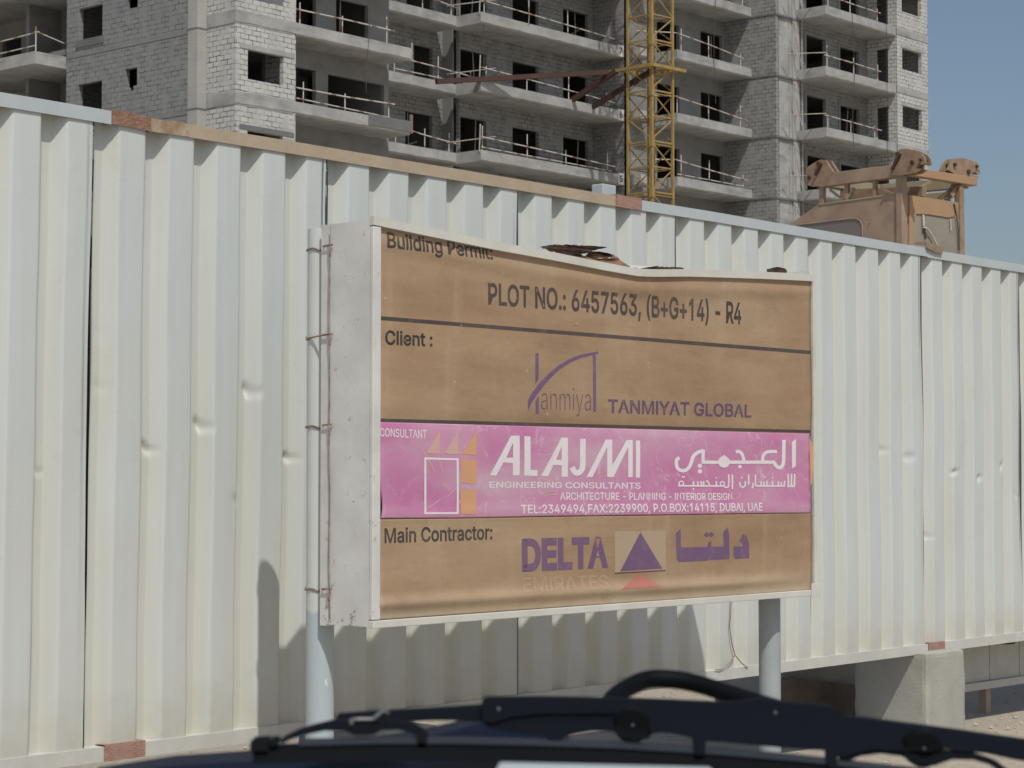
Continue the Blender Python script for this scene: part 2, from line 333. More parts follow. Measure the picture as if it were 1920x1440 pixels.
GLYPH = {
 ' ': (188, []),
 '(': (273, [[89,207,101,324,132,441,177,539,236,539,191,428,161,313,151,207,160,115,188,16,236,-96,177,-96,150,-46,128,4,111,55,99,106,92,156]]),
 ')': (273, [[37,-96,86,18,113,116,122,207,112,313,82,428,37,539,97,539,142,441,173,323,184,207,182,156,174,104,161,53,144,3,123,-47,97,-96]]),
 '+': (453, [[198,34,198,364,255,364,255,34],[61,172,61,226,391,226,391,172]]),
 ',': (188, [[38,-119,68,71,137,71,84,-119]]),
 '-': (453, [[337,244,337,188,114,188,114,244]]),
 '.': (188, [[95,-4,78,-1,63,9,53,24,50,41,53,59,63,73,78,83,95,87,113,83,128,73,138,59,141,41,138,24,128,9,113,-1]]),
 '0': (453, [[227,-7,174,1,130,24,95,62,69,113,57,155,50,202,48,254,50,306,57,353,69,395,95,447,130,484,174,508,227,516,279,508,323,484,358,447,384,395,396,353,403,306,405,254,403,202,396,155,384,113,359,62,323,24,279,1],[227,50,261,56,290,74,313,103,330,144,340,194,344,254,340,314,330,365,313,405,290,435,261,453,227,460,192,453,163,435,140,405,123,365,113,314,109,254,113,194,123,144,140,103,163,74,192,56]]),
 '1': (453, [[276,509,276,0,212,0,212,418,86,350,86,412,206,509]]),
 '2': (453, [[64,0,64,47,234,229,282,282,311,327,320,371,317,397,308,419,293,436,273,449,224,460,196,457,172,447,153,433,139,413,130,390,127,362,66,362,71,405,86,442,111,473,143,496,182,511,225,516,268,511,306,497,337,474,361,445,376,411,381,372,371,318,336,259,267,180,153,60,389,57,389,0]]),
 '3': (453, [[218,-7,173,-3,133,10,98,30,70,57,52,91,44,132,109,132,115,107,126,87,144,71,165,59,219,50,275,61,297,74,315,93,325,116,329,145,326,172,316,196,299,217,275,234,242,244,201,248,157,248,157,299,288,448,70,452,70,509,372,509,372,461,211,278,211,289,264,288,308,276,344,253,371,222,387,186,393,145,387,103,370,66,344,36,309,12,266,-2]]),
 '4': (453, [[40,105,40,158,247,509,311,509,109,166,413,163,413,105],[282,0,282,121,282,146,282,318,343,318,343,0]]),
 '5': (453, [[221,-7,178,-2,140,11,108,32,83,60,66,93,60,130,122,130,127,108,138,89,173,60,221,50,250,53,276,64,298,82,314,104,324,131,328,162,324,193,314,221,297,244,275,262,248,273,218,277,167,268,128,246,67,253,96,509,366,509,366,452,151,452,134,301,178,325,229,334,263,330,294,321,321,306,345,285,364,260,379,231,388,199,391,163,385,117,369,76,343,41,309,15,268,-1]]),
 '6': (453, [[226,-7,182,-1,142,15,109,40,84,74,69,115,64,162,68,199,80,239,137,340,252,509,322,509,151,261,165,288,196,307,235,314,278,309,316,295,346,271,370,240,384,201,389,157,384,112,368,73,343,39,310,14,271,-2],[226,48,254,52,279,63,299,79,314,101,324,128,327,157,324,187,314,213,299,235,279,251,254,262,226,265,198,262,174,252,153,235,138,214,128,188,125,158,128,128,138,102,153,79,174,63,198,52]]),
 '7': (453, [[97,0,318,452,62,452,62,509,391,509,391,449,165,0]]),
 '9': (453, [[226,516,271,510,310,494,343,468,368,434,384,393,389,347,385,309,373,270,315,168,200,0,130,0,301,248,287,221,257,202,218,195,175,199,137,214,106,237,83,269,68,307,64,352,69,397,85,436,110,469,143,494,182,510],[226,460,199,457,174,446,154,429,138,407,129,381,125,352,129,322,138,295,154,274,174,257,199,247,226,243,254,247,279,257,299,273,314,295,324,321,327,350,324,381,314,407,299,429,279,446,254,457]]),
 ':': (188, [[95,-4,78,-1,63,9,53,24,50,41,53,59,63,73,78,83,95,87,113,83,128,73,138,59,141,41,138,24,128,9,113,-1],[95,271,78,274,63,284,53,299,50,316,53,334,63,349,78,359,95,362,113,359,128,349,138,334,141,316,138,299,128,284,113,274]]),
 'A': (480, [[16,0,201,509,276,509,463,0,395,0,287,302,264,372,232,478,245,478,213,371,191,302,85,0],[110,142,110,199,370,199,370,142]]),
 'B': (456, [[60,0,60,509,241,509,289,504,329,491,359,469,381,442,394,410,398,374,395,344,387,320,356,286,315,267,339,257,363,245,385,227,402,203,414,173,418,136,413,100,400,67,377,39,344,18,301,4,247,0],[125,57,245,57,296,63,330,80,349,105,355,137,352,161,342,184,327,203,306,218,279,228,248,231,125,231],[125,285,238,285,288,296,308,309,323,326,333,348,336,372,330,403,313,429,283,446,240,452,125,452]]),
 'C': (510, [[267,-7,225,-3,186,7,150,25,119,49,92,79,70,115,53,157,44,203,40,254,44,305,53,352,70,393,92,429,119,459,150,484,186,501,225,512,267,516,340,504,373,490,402,471,427,447,448,418,463,385,473,348,408,348,389,395,357,428,315,449,267,456,223,450,184,432,150,403,125,364,109,314,103,254,109,194,125,145,151,105,184,76,223,59,267,53,315,60,357,81,389,114,408,160,473,160,463,124,448,91,428,62,402,38,373,19,341,5,305,-4]]),
 'D': (502, [[219,0,96,0,96,57,215,57,272,63,318,81,354,110,379,149,394,198,399,255,394,312,379,361,354,399,320,428,275,446,221,452,93,452,93,509,225,509,273,505,315,495,353,478,399,441,433,391,449,351,458,306,462,255,458,205,449,159,433,119,411,83,384,54,351,31,312,14,268,3],[125,509,125,0,60,0,60,509]]),
 'E': (419, [[60,0,60,509,372,509,372,452,125,452,125,286,355,286,355,229,125,229,125,57,375,57,375,0]]),
 'F': (410, [[60,0,60,509,369,509,369,452,125,452,125,278,346,278,346,221,125,221,125,0]]),
 'G': (520, [[269,-7,225,-3,185,7,149,25,118,49,91,79,69,116,53,157,43,203,40,254,43,305,53,352,69,393,91,429,117,459,149,484,184,501,223,512,265,516,304,513,340,504,374,489,403,469,429,445,449,416,465,384,474,349,408,349,387,393,356,427,315,448,265,456,222,450,183,432,150,404,125,364,109,314,103,254,109,194,125,145,151,105,184,76,224,59,269,53,309,57,345,71,374,93,396,123,410,160,415,202,434,199,283,199,283,256,478,256,478,200,471,141,451,91,419,50,377,19,326,0]]),
 'H': (517, [[60,0,60,509,125,509,125,289,392,289,392,509,457,509,457,0,392,0,392,232,125,232,125,0]]),
 'I': (189, [[62,0,62,509,126,509,126,0]]),
 'L': (393, [[60,0,60,509,125,509,125,57,361,57,361,0]]),
 'M': (628, [[60,0,60,509,152,509,314,80,476,509,568,509,568,0,504,0,504,420,342,0,286,0,122,420,122,0]]),
 'N': (523, [[60,0,60,509,136,509,343,183,363,151,388,107,414,55,405,54,401,108,399,157,399,195,399,509,463,509,463,0,387,0,202,290,177,331,148,381,108,452,119,454,122,384,124,328,125,291,125,0]]),
 'O': (533, [[267,-7,225,-3,186,7,150,25,119,49,92,79,70,115,53,157,44,203,40,254,44,305,53,352,70,393,92,429,119,459,150,484,186,501,225,512,267,516,309,512,348,501,384,484,415,459,442,429,464,393,480,352,490,305,493,254,490,203,480,157,464,115,442,79,415,49,384,25,348,7,309,-3],[267,53,310,59,349,76,383,105,408,144,425,194,430,254,425,314,408,365,383,404,349,433,310,450,267,456,223,450,184,433,151,404,125,364,109,314,103,254,109,194,125,144,151,105,184,76,223,59]]),
 'P': (445, [[60,0,60,509,235,509,289,503,332,487,366,462,390,430,404,391,409,348,404,304,390,265,366,233,332,207,289,191,235,186,109,186,109,242,233,242,269,246,297,256,318,272,333,294,342,319,344,348,342,376,333,402,318,423,297,439,268,449,232,452,125,452,125,0]]),
 'R': (449, [[60,0,60,509,236,509,290,504,333,489,367,465,390,433,405,395,409,352,405,309,390,271,367,240,333,217,289,203,236,198,96,198,96,255,234,255,269,258,298,267,319,281,334,300,342,324,345,352,342,380,334,405,319,425,298,440,269,449,233,452,125,452,125,0],[353,0,230,229,303,229,428,0]]),
 'S': (447, [[224,-9,172,-4,128,9,91,31,64,60,46,96,38,137,104,137,110,110,123,88,142,71,166,59,224,49,257,52,286,60,311,74,329,92,341,114,346,139,342,161,332,179,296,205,245,222,184,239,128,260,86,289,60,326,52,372,58,413,75,448,102,476,138,498,180,511,227,516,275,511,316,498,351,476,377,449,394,415,401,378,337,378,326,412,302,437,267,453,225,459,194,456,167,448,145,435,129,418,118,398,115,376,119,352,131,334,169,308,212,293,264,279,312,264,359,238,395,198,405,171,408,139,403,99,386,64,360,34,323,11,278,-4]]),
 'T': (449, [[32,452,32,509,417,509,417,452,257,452,257,0,193,0,193,452]]),
 'U': (517, [[259,-8,203,-2,154,15,114,43,85,80,66,124,60,173,60,509,124,509,124,178,128,144,141,113,160,87,187,68,220,56,259,52,298,56,331,68,357,87,377,113,389,144,393,178,393,509,457,509,457,173,451,124,433,80,403,43,363,15,315,-2]]),
 'X': (474, [[14,0,196,258,26,509,104,509,237,308,370,509,446,509,276,258,458,0,382,0,237,208,90,0]]),
 'Y': (472, [[203,0,203,208,16,509,91,509,192,344,222,292,250,230,224,230,251,293,280,344,381,509,455,509,268,208,268,0]]),
 'a': (389, [[160,-9,126,-5,94,5,68,22,48,45,35,73,30,108,34,138,43,161,58,179,78,193,125,211,178,220,234,227,265,235,273,243,276,255,267,297,240,322,196,331,149,322,118,301,100,274,41,291,57,322,79,346,104,364,133,375,194,384,239,379,286,360,306,343,322,320,333,290,337,251,337,0,277,0,277,52,252,25,215,1],[170,45,202,49,228,59,248,74,263,93,272,115,276,138,276,190,259,182,231,176,200,171,175,168,134,159,103,139,95,124,92,105,102,72,130,52]]),
 'c': (396, [[207,-8,159,-2,117,16,82,46,56,85,40,133,34,187,40,243,56,291,82,330,117,360,159,378,207,384,260,377,305,356,340,322,362,277,303,262,290,289,270,311,242,325,207,330,173,325,145,310,124,287,108,258,99,224,96,187,99,151,108,117,124,89,145,66,173,51,207,46,243,52,271,66,292,89,304,117,363,102,341,56,306,21,261,-1]]),
 'd': (424, [[195,-8,151,-2,111,16,79,45,55,84,39,133,34,189,39,245,55,293,79,332,112,361,151,378,196,384,228,381,253,373,287,346,306,319,311,509,372,509,372,0,313,0,313,59,287,31,252,4,227,-5],[205,47,236,51,263,65,284,86,299,115,309,150,312,189,309,229,300,263,284,291,263,312,237,325,205,330,172,325,145,311,124,290,108,261,99,227,96,189,99,151,109,117,124,88,145,66,172,51]]),
 'e': (404, [[212,-8,161,-2,117,16,82,46,56,85,40,132,34,187,39,242,55,290,81,329,115,359,157,378,205,384,266,374,294,361,319,341,341,315,357,282,368,242,371,194,371,169,75,169,75,221,338,221,310,202,307,237,298,269,283,294,263,314,237,326,205,330,173,326,146,313,125,294,109,270,99,241,96,211,96,178,100,139,110,106,128,80,151,61,179,50,212,46,254,53,285,73,306,105,365,91,353,63,335,39,311,19,283,4,249,-5]]),
 'g': (425, [[207,-151,168,-148,134,-140,82,-110,51,-69,101,-41,122,-66,154,-88,207,-97,249,-92,282,-75,304,-47,311,-6,311,68,287,41,252,16,227,8,195,5,152,10,113,27,80,53,55,90,39,136,34,191,39,246,55,293,80,332,112,361,152,378,196,384,228,382,253,373,288,346,308,319,313,379,372,379,372,-9,367,-54,350,-90,324,-117,291,-136,251,-147],[205,59,237,63,264,75,285,95,300,121,309,154,312,193,309,231,300,264,285,291,264,312,237,325,205,330,172,325,145,312,124,290,109,262,99,229,96,193,99,155,109,123,124,96,145,76,172,63]]),
 'i': (167, [[53,0,53,379,114,379,114,0],[84,443,67,446,54,455,44,468,41,483,44,499,54,512,67,521,84,524,100,521,114,512,123,499,126,483,123,468,114,455,100,446]]),
 'l': (167, [[53,0,53,509,114,509,114,0]]),
 'm': (610, [[53,0,53,379,112,379,112,295,118,323,132,346,172,376,219,386,257,380,287,361,309,331,321,295,312,295,322,321,337,343,381,375,437,386,468,383,497,372,522,354,541,328,553,296,557,255,557,0,496,0,496,254,490,289,473,313,447,326,419,330,395,328,374,320,345,290,335,247,335,0,274,0,274,260,269,288,253,311,229,326,199,330,158,320,140,307,126,289,117,266,114,238,114,0]]),
 'n': (410, [[114,227,114,0,53,0,53,379,112,379,112,287,102,287,124,332,152,362,187,379,227,384,264,380,295,369,321,349,341,321,353,285,357,240,357,0,296,0,296,235,290,275,273,304,246,323,210,329,184,326,161,317,141,303,126,283,117,257]]),
 'o': (415, [[207,-8,159,-2,117,16,82,46,56,85,40,133,34,187,40,243,56,291,82,330,117,360,159,378,207,384,256,378,299,360,333,330,359,291,376,243,381,187,376,133,359,85,333,46,299,16,256,-2],[207,46,242,51,270,66,292,89,307,117,316,151,319,187,316,224,307,258,292,287,270,310,242,325,207,330,173,325,145,310,124,287,108,258,99,224,96,187,99,151,108,117,124,89,145,66,173,51]]),
 'r': (259, [[53,0,53,379,112,379,112,321,130,347,152,367,181,380,213,385,229,384,243,384,243,322,230,324,207,326,182,323,159,315,140,301,126,284,117,262,114,237,114,0]]),
 't': (227, [[204,379,204,327,6,327,6,379],[65,471,126,471,126,98,128,76,136,61,150,53,170,50,185,51,202,54,213,2,192,-3,168,-4,125,2,92,21,72,52,65,93]]),
 'u': (410, [[182,-5,146,-1,115,11,89,31,69,59,57,95,53,139,53,379,114,379,114,144,119,105,137,75,164,56,200,50,226,53,249,62,268,77,283,97,293,122,296,153,296,379,357,379,357,0,298,0,298,92,307,92,286,47,257,17,222,0]]),
 'x': (379, [[21,0,171,218,171,171,29,379,100,379,147,306,179,253,207,206,175,206,202,253,233,306,282,379,352,379,209,169,209,214,358,0,287,0,231,85,200,136,173,182,205,182,178,136,148,85,91,0]]),
 'y': (389, [[47,-139,61,-86,71,-87,104,-89,130,-74,151,-36,163,-1,17,379,84,379,165,155,187,87,206,21,184,21,202,87,224,155,305,379,371,379,204,-58,177,-107,139,-136,91,-145,65,-143]])}
# ------------------------------------------------------------------ ground
def ground():
    mb = MB(); xs = [-4000,-600,-120,-40,-12] + [-6 + i*.5 for i in range(60)] + [26,34,50,90,160,400,1200,4000]
    ys = [-4000,-600,-120,-40,-12] + [-5 + i*.5 for i in range(50)] + [22,27,35,60,120,300,1200,4000]
    for y in ys:
        for x in xs:
            z = .03 * (noise.noise(Vector((x*.35, y*.35, 1))) ) + .02 * noise.noise(Vector((x*1.1, y*1.1, 5)))
            if x < -12 or x > 30 or y < -12 or y > 22: z = 0
            mb.v.append(Vector((x, y, z)))
    n = len(xs)
    for j in range(len(ys)-1):
        for i in range(n-1):
            mb.f.append([j*n+i, j*n+i+1, (j+1)*n+i+1, (j+1)*n+i]); mb.sm.append(True)
    o = mb.build('ground', M['ground'], recalc=False); tag(o, kind='structure')
ground()
def gravel():
    mb = MB(); rnd = random.Random(3)
    for k in range(5200):
        x = rnd.uniform(4.2, 16); y = rnd.uniform(3.0, 12); r = rnd.choice([.004, .005, .006, .008, .010, .013]) * rnd.uniform(.8, 1.3)
        z = .03 * noise.noise(Vector((x*.35, y*.35, 1))) + .02 * noise.noise(Vector((x*1.1, y*1.1, 5)))
        c = Vector((x, y, z + r*.25)); vs = []
        for d in ((1,0,0),(0,1,0),(-1,0,0),(0,-1,0),(.1,.1,.8),(0,0,-.6)):
            vs.append(c + Vector(d) * r * rnd.uniform(.7, 1.35))
        mb.add(vs, [(0,1,4),(1,2,4),(2,3,4),(3,0,4),(1,0,5),(2,1,5),(3,2,5),(0,3,5)])
    tag(mb.build('gravel', M['stone']), 'loose pale gravel strewn over the sandy ground by the fence', 'gravel', kind='stuff')
gravel()

# ------------------------------------------------------------------ corrugated hoarding fence
FY = 5.33; SEAM0 = 4.176; PANEL = 1.0207
def ztop(x): return 2.424 - .0016 * (x - 4)
def zbot(x): return .385 + .0062 * (x - 4.2)
fence = thing('hoarding_fence', (7.5, FY, 0), 'white corrugated sheet hoarding running behind the sign board', 'fence')
DENTS = [(82,878,.9),(287,838,1.2),(388,796,1.1),(478,732,1.15),(552,857,1.1),(1661,843,.95),(1708,857,.8),(1790,885,1.0),(1835,897,1.0),(1877,875,.9),(1904,926,.7),(1745,1003,.8),(447,938,.5),(197,622,.18),(198,725,.22)]
DW = [(at(a, b, FY), s) for a, b, s in DENTS]
DEP = .040
def flute(u):                       # one flute of the sheet: crest edge, side, floor, side, crest; corners rounded by averaging
    K_ = [(0,0),(.030,DEP),(.066,DEP),(.100,0),(.205,0),(.235,DEP),(.271,DEP)]
    def lin(t):
        t = t % .205
        for (p, q), (r, s_) in zip(K_, K_[1:]):
            if t <= r: return q + (s_ - q) * (t - p) / (r - p)
    return sum(lin(u + (j - 3) * .0016) for j in range(7)) / 7
PROF = [(u, flute(u)) for u in (0,.002,.005,.010,.015,.020,.025,.028,.031,.034,.040,.047,.054,.060,.063,.066,.069,.074,.080,.086,.092,.096,.099,.102,.106,.114,.123,.132,.141,.150,.160,.170,.180,.190,.198,.202)]
GAPS = {0: (.0105, .004), 1: (.011, .004), 2: (.008, .003), 3: (.008, .003), 4: (.007, .003), 5: (.018, .013), 6: (.018, .010)}
def gap(k, z):
    a_, v_ = GAPS.get(k, (.009, .005))
    return max(0.0, a_ * min(1, (z - .42) / .55, 1) - v_ * (.6 + 1.3 * noise.noise(Vector((z * 1.5 + k * 3.1, k * 2.7, 4)))))
def sheet(k):
    mb = MB(); x0 = SEAM0 + PANEL * k; p = PANEL / 5; sc = p / .205
    cols = []
    for i in range(5):
        for px_, d in PROF: cols.append((i * p + px_ * sc, d))
    cols.append((PANEL + .001, .0005))
    near = [t for t in enumerate(DW) if x0 - .1 < t[1][0].x < x0 + PANEL + .1]; nz = 200; n = len(cols); rnd = random.Random(100 + k)
    ph = [rnd.uniform(0, 9) for _ in range(6)]
    lean = {0: -.020, -1: -.026, 1: -.008}.get(k, rnd.uniform(-.006, .004))
    gapA = {0: 1.3, 5: 1.5, 6: 1.2, 3: .7, 2: .8, 4: .8, 1: .7}.get(k, 1.0)
    for j in range(nz + 1):
        t = j / nz
        for u, d in cols:
            x = x0 + u; zb = zbot(x) + .02; zt = ztop(x) - .01
            z = zb + (zt - zb) * t
            e = u / PANEL
            wob = .006 * noise.noise(Vector((x*1.6, z*1.6, ph[0]))) + .0022 * noise.noise(Vector((x*5, z*3.2, ph[1])))
            env = math.sin(math.pi * min(max(t, 0), 1)) ** .6
            dx = lean * (t - .95) * -1 * -1 + .004 * noise.noise(Vector((z*1.5, ph[2], i))) * env
            dx = -lean * (.95 - t) * -1 + .0055 * noise.noise(Vector((z*1.5, ph[2], k))) * env + .0055 * noise.noise(Vector((z*1.9, u*7, k + 5))) * env
            if e < .0005: wob -= .001
            if e > .98: dx -= gap(k + 1, z); wob += .0025
            y = FY + d + wob * env
            for di, (c, s) in near:
                if abs(z - c.z) > .06 or abs(x - c.x) > .07: continue
                vx, vz, vt = .8 + .35 * ((di * 37) % 10) / 10, .8 + .6 * ((di * 53) % 10) / 10, -.9 + 1.6 * ((di * 71) % 10) / 10
                ddx = (x - c.x) / (.024 * vx); ddz = (z - c.z) / (.023 * vz)
                # a knocked-in arris: short sharp crease, slightly oblique
                q = math.hypot(ddx, ddz - ddx * vt)
                if q < 1: y += .0135 * s * (1 - q) ** 1.0
                q2 = math.hypot((x - c.x - .026) / (.026 * vx), (z - c.z - .014 * vt) / (.019 * vz))
                if q2 < 1: y += .006 * s * (1 - q2)
            mb.v.append(Vector((x + dx, y, z)))
    for j in range(nz):
        for i in range(n - 1):
            mb.f.append([j*n+i, j*n+i+1, (j+1)*n+i+1, (j+1)*n+i]); mb.sm.append(True)
    o = mb.build('sheet_panel', M['sheet'], fence, recalc=False)
    return o
for k in range(-3, 9): sheet(k)

def channel(x0, x1, mat, name='top_rail', dz=0.0, dy=0.0, h=.043, extra=0):
    mb = MB(); n = max(2, int((x1 - x0) / .05)); rnd = random.Random(int(x0 * 100))
    pro = [(-.006 - dy, -h), (-.006 - dy, .0), (.066, .0), (.066, -h)]
    for i in range(n + 1):
        x = x0 + (x1 - x0) * i / n; zt = ztop(x) + dz + .0022 * noise.noise(Vector((x*1.4, 3, 1)))
        for a, b in pro:
            bb = b + (extra * noise.noise(Vector((x*25, a*40, b*40))) if extra else 0)
            mb.v.append(Vector((x, FY + a, zt + bb)))
    for i in range(n):
        for j in range(3):
            mb.f.append([i*4+j, (i+1)*4+j, (i+1)*4+j+1, i*4+j+1]); mb.sm.append(False)
    for e in (0, n):
        mb.f.append([e*4+j for j in range(4)]); mb.sm.append(False)
    return mb.build(name, mat, fence, recalc=False)
xp = lambda p: XP(p, FY, 250)
c1, c2, c3, c4, c5 = xp(207), xp(280), xp(352), xp(1152), xp(1199)
channel(1.0, c1 - .001, M['cap_grey'])
tag(channel(c1, c2, M['rust'], 'rusted_rail_piece', .004, .003, .048, .006), 'flaking rusty piece of top rail')
tag(channel(c2 + .001, c3, M['rust_tan'], 'rusted_rail_piece', .001, .001, .044, .004), 'rust spotted sandy piece of top rail')
tag(channel(c3 + .001, c4 + .02, M['cap_tan']), 'sand coloured stretch of top rail')
tag(channel(c4, c5, M['brick_piece'], 'rail_joint', .006, .006, .050, .004), 'reddish lump over the rail joint')
channel(c5 - .01, xp(1735), M['cap_grey']); channel(xp(1735) + .001, 13.4, M['cap_grey'], dz=-.004)
def bottom(x0, x1, mat, name='bottom_rail', dy=0.0, h=.046):
    mb = MB(); n = max(1, int((x1 - x0) / .25))
    for i in range(n):
        a = x0 + (x1 - x0) * i / n; b = x0 + (x1 - x0) * (i + 1) / n; za, zb = zbot(a), zbot(b)
        mb.add([(a,FY-.008-dy,za),(b,FY-.008-dy,zb),(b,FY+.058,zb),(a,FY+.058,za),(a,FY-.008-dy,za+h),(b,FY-.008-dy,zb+h),(b,FY+.058,zb+h),(a,FY+.058,za+h)],
               [(0,3,2,1),(4,5,6,7),(0,1,5,4),(2,3,7,6)])
    return mb.build(name, mat, fence)
xb = lambda p: XP(p, FY, 1300)
r1, r2 = XP(193, FY, 1410), XP(268, FY, 1410); r3, r4 = XP(1738, FY, 1215), XP(1768, FY, 1215)
bottom(1.0, r1, M['rail_cream']); tag(bottom(r1 - .004, r2, M['brick_piece'], 'rail_joint', .004, .052), 'red brown primer patch on the bottom rail')
bottom(r2, r3, M['rail_cream']); tag(bottom(r3 - .002, r4, M['brick_piece'], 'rail_joint', .004, .05), 'pinkish primer patch on the bottom rail'); bottom(r4, 13.4, M['rail_cream'])
for k in range(-3, 10):                                              # posts added as dark backing behind the seam gaps
    x = SEAM0 + PANEL * k; mb = MB(); mb.box(x - .035, x + .045, FY + .07, FY + .12, .40, 2.36); mb.build('post', M['dark_steel'], fence)
mb = MB(); p = at(1125, 343, FY + .14); q = at(1150, 343, FY + .14); mb.box(p.x, q.x, FY + .125, FY + .185, .40, p.z - .003)
tag(mb.build('post', M['cap_grey'], fence, bevel=.004), 'pale grey post end standing above the top rail')
# wind-torn strip hanging over the top rail
pf = thing('torn_strip', at(1750, 462, FY - .01), 'small brown torn strip flapping over the top rail below the machine', 'torn strip')
mb = MB(); A = [at(*q, FY - .014) for q in ((1734,453),(1768,464),(1766,476),(1752,473),(1738,466))]
mb.prism(A, (0, -.004, 0)); B = [at(*q, FY + .02) for q in ((1716,455),(1735,450),(1740,460),(1722,458))]
mb.prism(B, (0, .01, .0)); mb.build('cloth_strip', M['mach_rust'], pf)

# cream lower sheets behind the fence, right of the concrete block
lf = thing('low_cream_wall', (11.5, 5.62, 0), 'low cream sheet wall standing in shade behind the fence foot', 'low wall')
mb = MB(); lx = XP(1640, 5.62, 1280)
xs = [XP(1772, 5.62, 1260), XP(1856, 5.62, 1260), XP(1912, 5.62, 1260)]; xs += [xs[-1] + .5, xs[-1] + 1.05, xs[-1] + 1.6, xs[-1] + 2.2]
for a, b in zip(xs, xs[1:]):
    mb = MB(); mb.box(a + .004, b - .004, 5.62, 5.65, .185, .80); mb.build('sheet_panel', M['rail_cream'], lf, bevel=.004)
mb = MB(); mb.box(xs[0], xs[-1], 5.60, 5.616, .145, .185); mb.build('bottom_rail', M['rail_cream'], lf)
for a in (xs[1] + .02, xs[2] + 1.0): mb = MB(); mb.box(a, a + .05, 5.655, 5.70, -.03, .80); mb.build('post', M['cap_tan'], lf)

# concrete footing blocks under the rail
def footing(name, x0, x1, y0, y1, h, label, seed):
    bm = bmesh.new(); bmesh.ops.create_cube(bm, size=1)
    bmesh.ops.subdivide_edges(bm, edges=bm.edges, cuts=14, use_grid_fill=True)
    bx, by = (x1 - x0), (y1 - y0)
    for v in bm.verts:
        c = v.co
        e = sum(1 for q in c if abs(abs(q) - .5) < 1e-4)
        x, y, z = c.x * bx, c.y * by, (c.z + .5) * h
        n_ = noise.noise(Vector((x*9 + seed, y*9, z*9))); n2 = noise.noise(Vector((x*30 + seed, y*30, z*30)))
        k = .009 if e >= 2 else .0022
        o = Vector((c.x, c.y, c.z)); 
        v.co = Vector((x, y, z)) - Vector((o.x, o.y, o.z * (1 if c.z > 0 else 0))) * (k * (1 + n_ + .4*n2))
    me = bpy.data.meshes.new(name); bm.to_mesh(me); bm.free(); me.materials.append(M['blockcon'])
    o = bpy.data.objects.new(name, me); COL.objects.link(o); o.location = ((x0+x1)/2, (y0+y1)/2, 0); ORG[o] = o.location.copy()
    m = o.modifiers.new('bevel', 'BEVEL'); m.width = .006; m.segments = 1; m.limit_method = 'ANGLE'
    return tag(o, label, 'concrete block', 'concrete blocks carrying the fence')
yb = 5.255
bx0, bx1 = XP(1739, yb, 1300), XP(1812, yb, 1300)
footing('concrete_block', bx0, bx1, yb, YP(1600, bx0, 1300), .43, 'pale square concrete block carrying the fence above the wiper arm', 2)
footing('concrete_block', XP(742, 5.2, 1360), XP(838, 5.2, 1360), 5.24, 5.7, .385, 'shaded concrete block under the fence behind the sign, mostly behind the wiper', 9)
footing('concrete_block', XP(1470, 6.06, 1260), XP(1660, 6.06, 1260), 6.06, 6.5, .62, 'shaded concrete block standing behind the dark timber board', 5)
# dark board lying behind the fence foot
bd = thing('timber_board', (7.9, 6.0, 0), 'dark brown timber board lying in the shade under the fence', 'board')
a, b = at(1478, 1270, 5.95), at(1640, 1287, 5.95)
mb = MB(); mb.add([(a.x,5.95,-.02),(b.x,5.95,-.02),(b.x,5.99,-.02),(a.x,5.99,-.02),(a.x,5.95,a.z),(b.x,5.95,b.z),(b.x,5.99,b.z),(a.x,5.99,a.z)],
   [(0,3,2,1),(4,5,6,7),(0,1,5,4),(1,2,6,5),(2,3,7,6),(3,0,4,7)]); mb.build('plank', M['timber'], bd, bevel=.004)
mb = MB(); mb.box(a.x - .10, a.x + .02, 5.94, 5.985, -.02, a.z - .01); mb.build('batten', M['timber'], bd, bevel=.004)
# thin loose wire against the fence
wv = thing('loose_wire', at(1372, 1200, FY - .015), 'thin dark forked wire dangling on the fence below the sign', 'wire')
mb = MB(); mb.tube([at(*q, FY - .012) for q in ((1371,1120),(1370,1150),(1368,1175),(1372,1205),(1378,1228),(1390,1243),(1402,1252))], .0022, 5)
mb.build('strand', M['wire'], wv)
mb = MB(); mb.tube([at(*q, FY - .014) for q in ((1378,1228),(1370,1240),(1360,1251),(1350,1256),(1341,1255))], .002, 5); mb.build('strand', M['wire'], wv)

# ------------------------------------------------------------------ sign board
YS = 4.42; XL, XR = 4.490, 6.885; ZB = .828
TR = [(XL, 2.014), (4.79, 1.998), (5.04, 1.985), (5.34, 1.974), (5.60, 1.962), (5.777, 1.956), (5.86, 1.960), (6.08, 1.977), (6.5, 2.000), (6.70, 2.010), (XR, 2.018)]
def trz(x):
    if x <= TR[0][0]: return TR[0][1]
    for (a, za), (b, zb) in zip(TR, TR[1:]):
        if x <= b: return za + (zb - za) * (x - a) / (b - a)
    return TR[-1][1]
sign = thing('sign_board', (5.69, 4.62, 0), 'tan and pink construction sign board on two poles in front of the white fence', 'sign board')
# cabinet: back tray with sides, worn white
mb = MB()
zt = 2.015
n = 30
mb.box(XL, XL + .012, YS + .010, YS + .175, ZB, 2.030)                              # left cheek
mb.box(XR - .012, XR, YS + .010, YS + .175, ZB, 2.058)
mb.box(XL + .012, XR - .012, YS + .03, YS + .042, ZB + .012, 1.94)                 # backing sheet
mb.box(XL + .012, XR - .012, YS + .012, YS + .175, ZB, ZB + .012)
mb.build('cabinet', M['white_box'], sign)
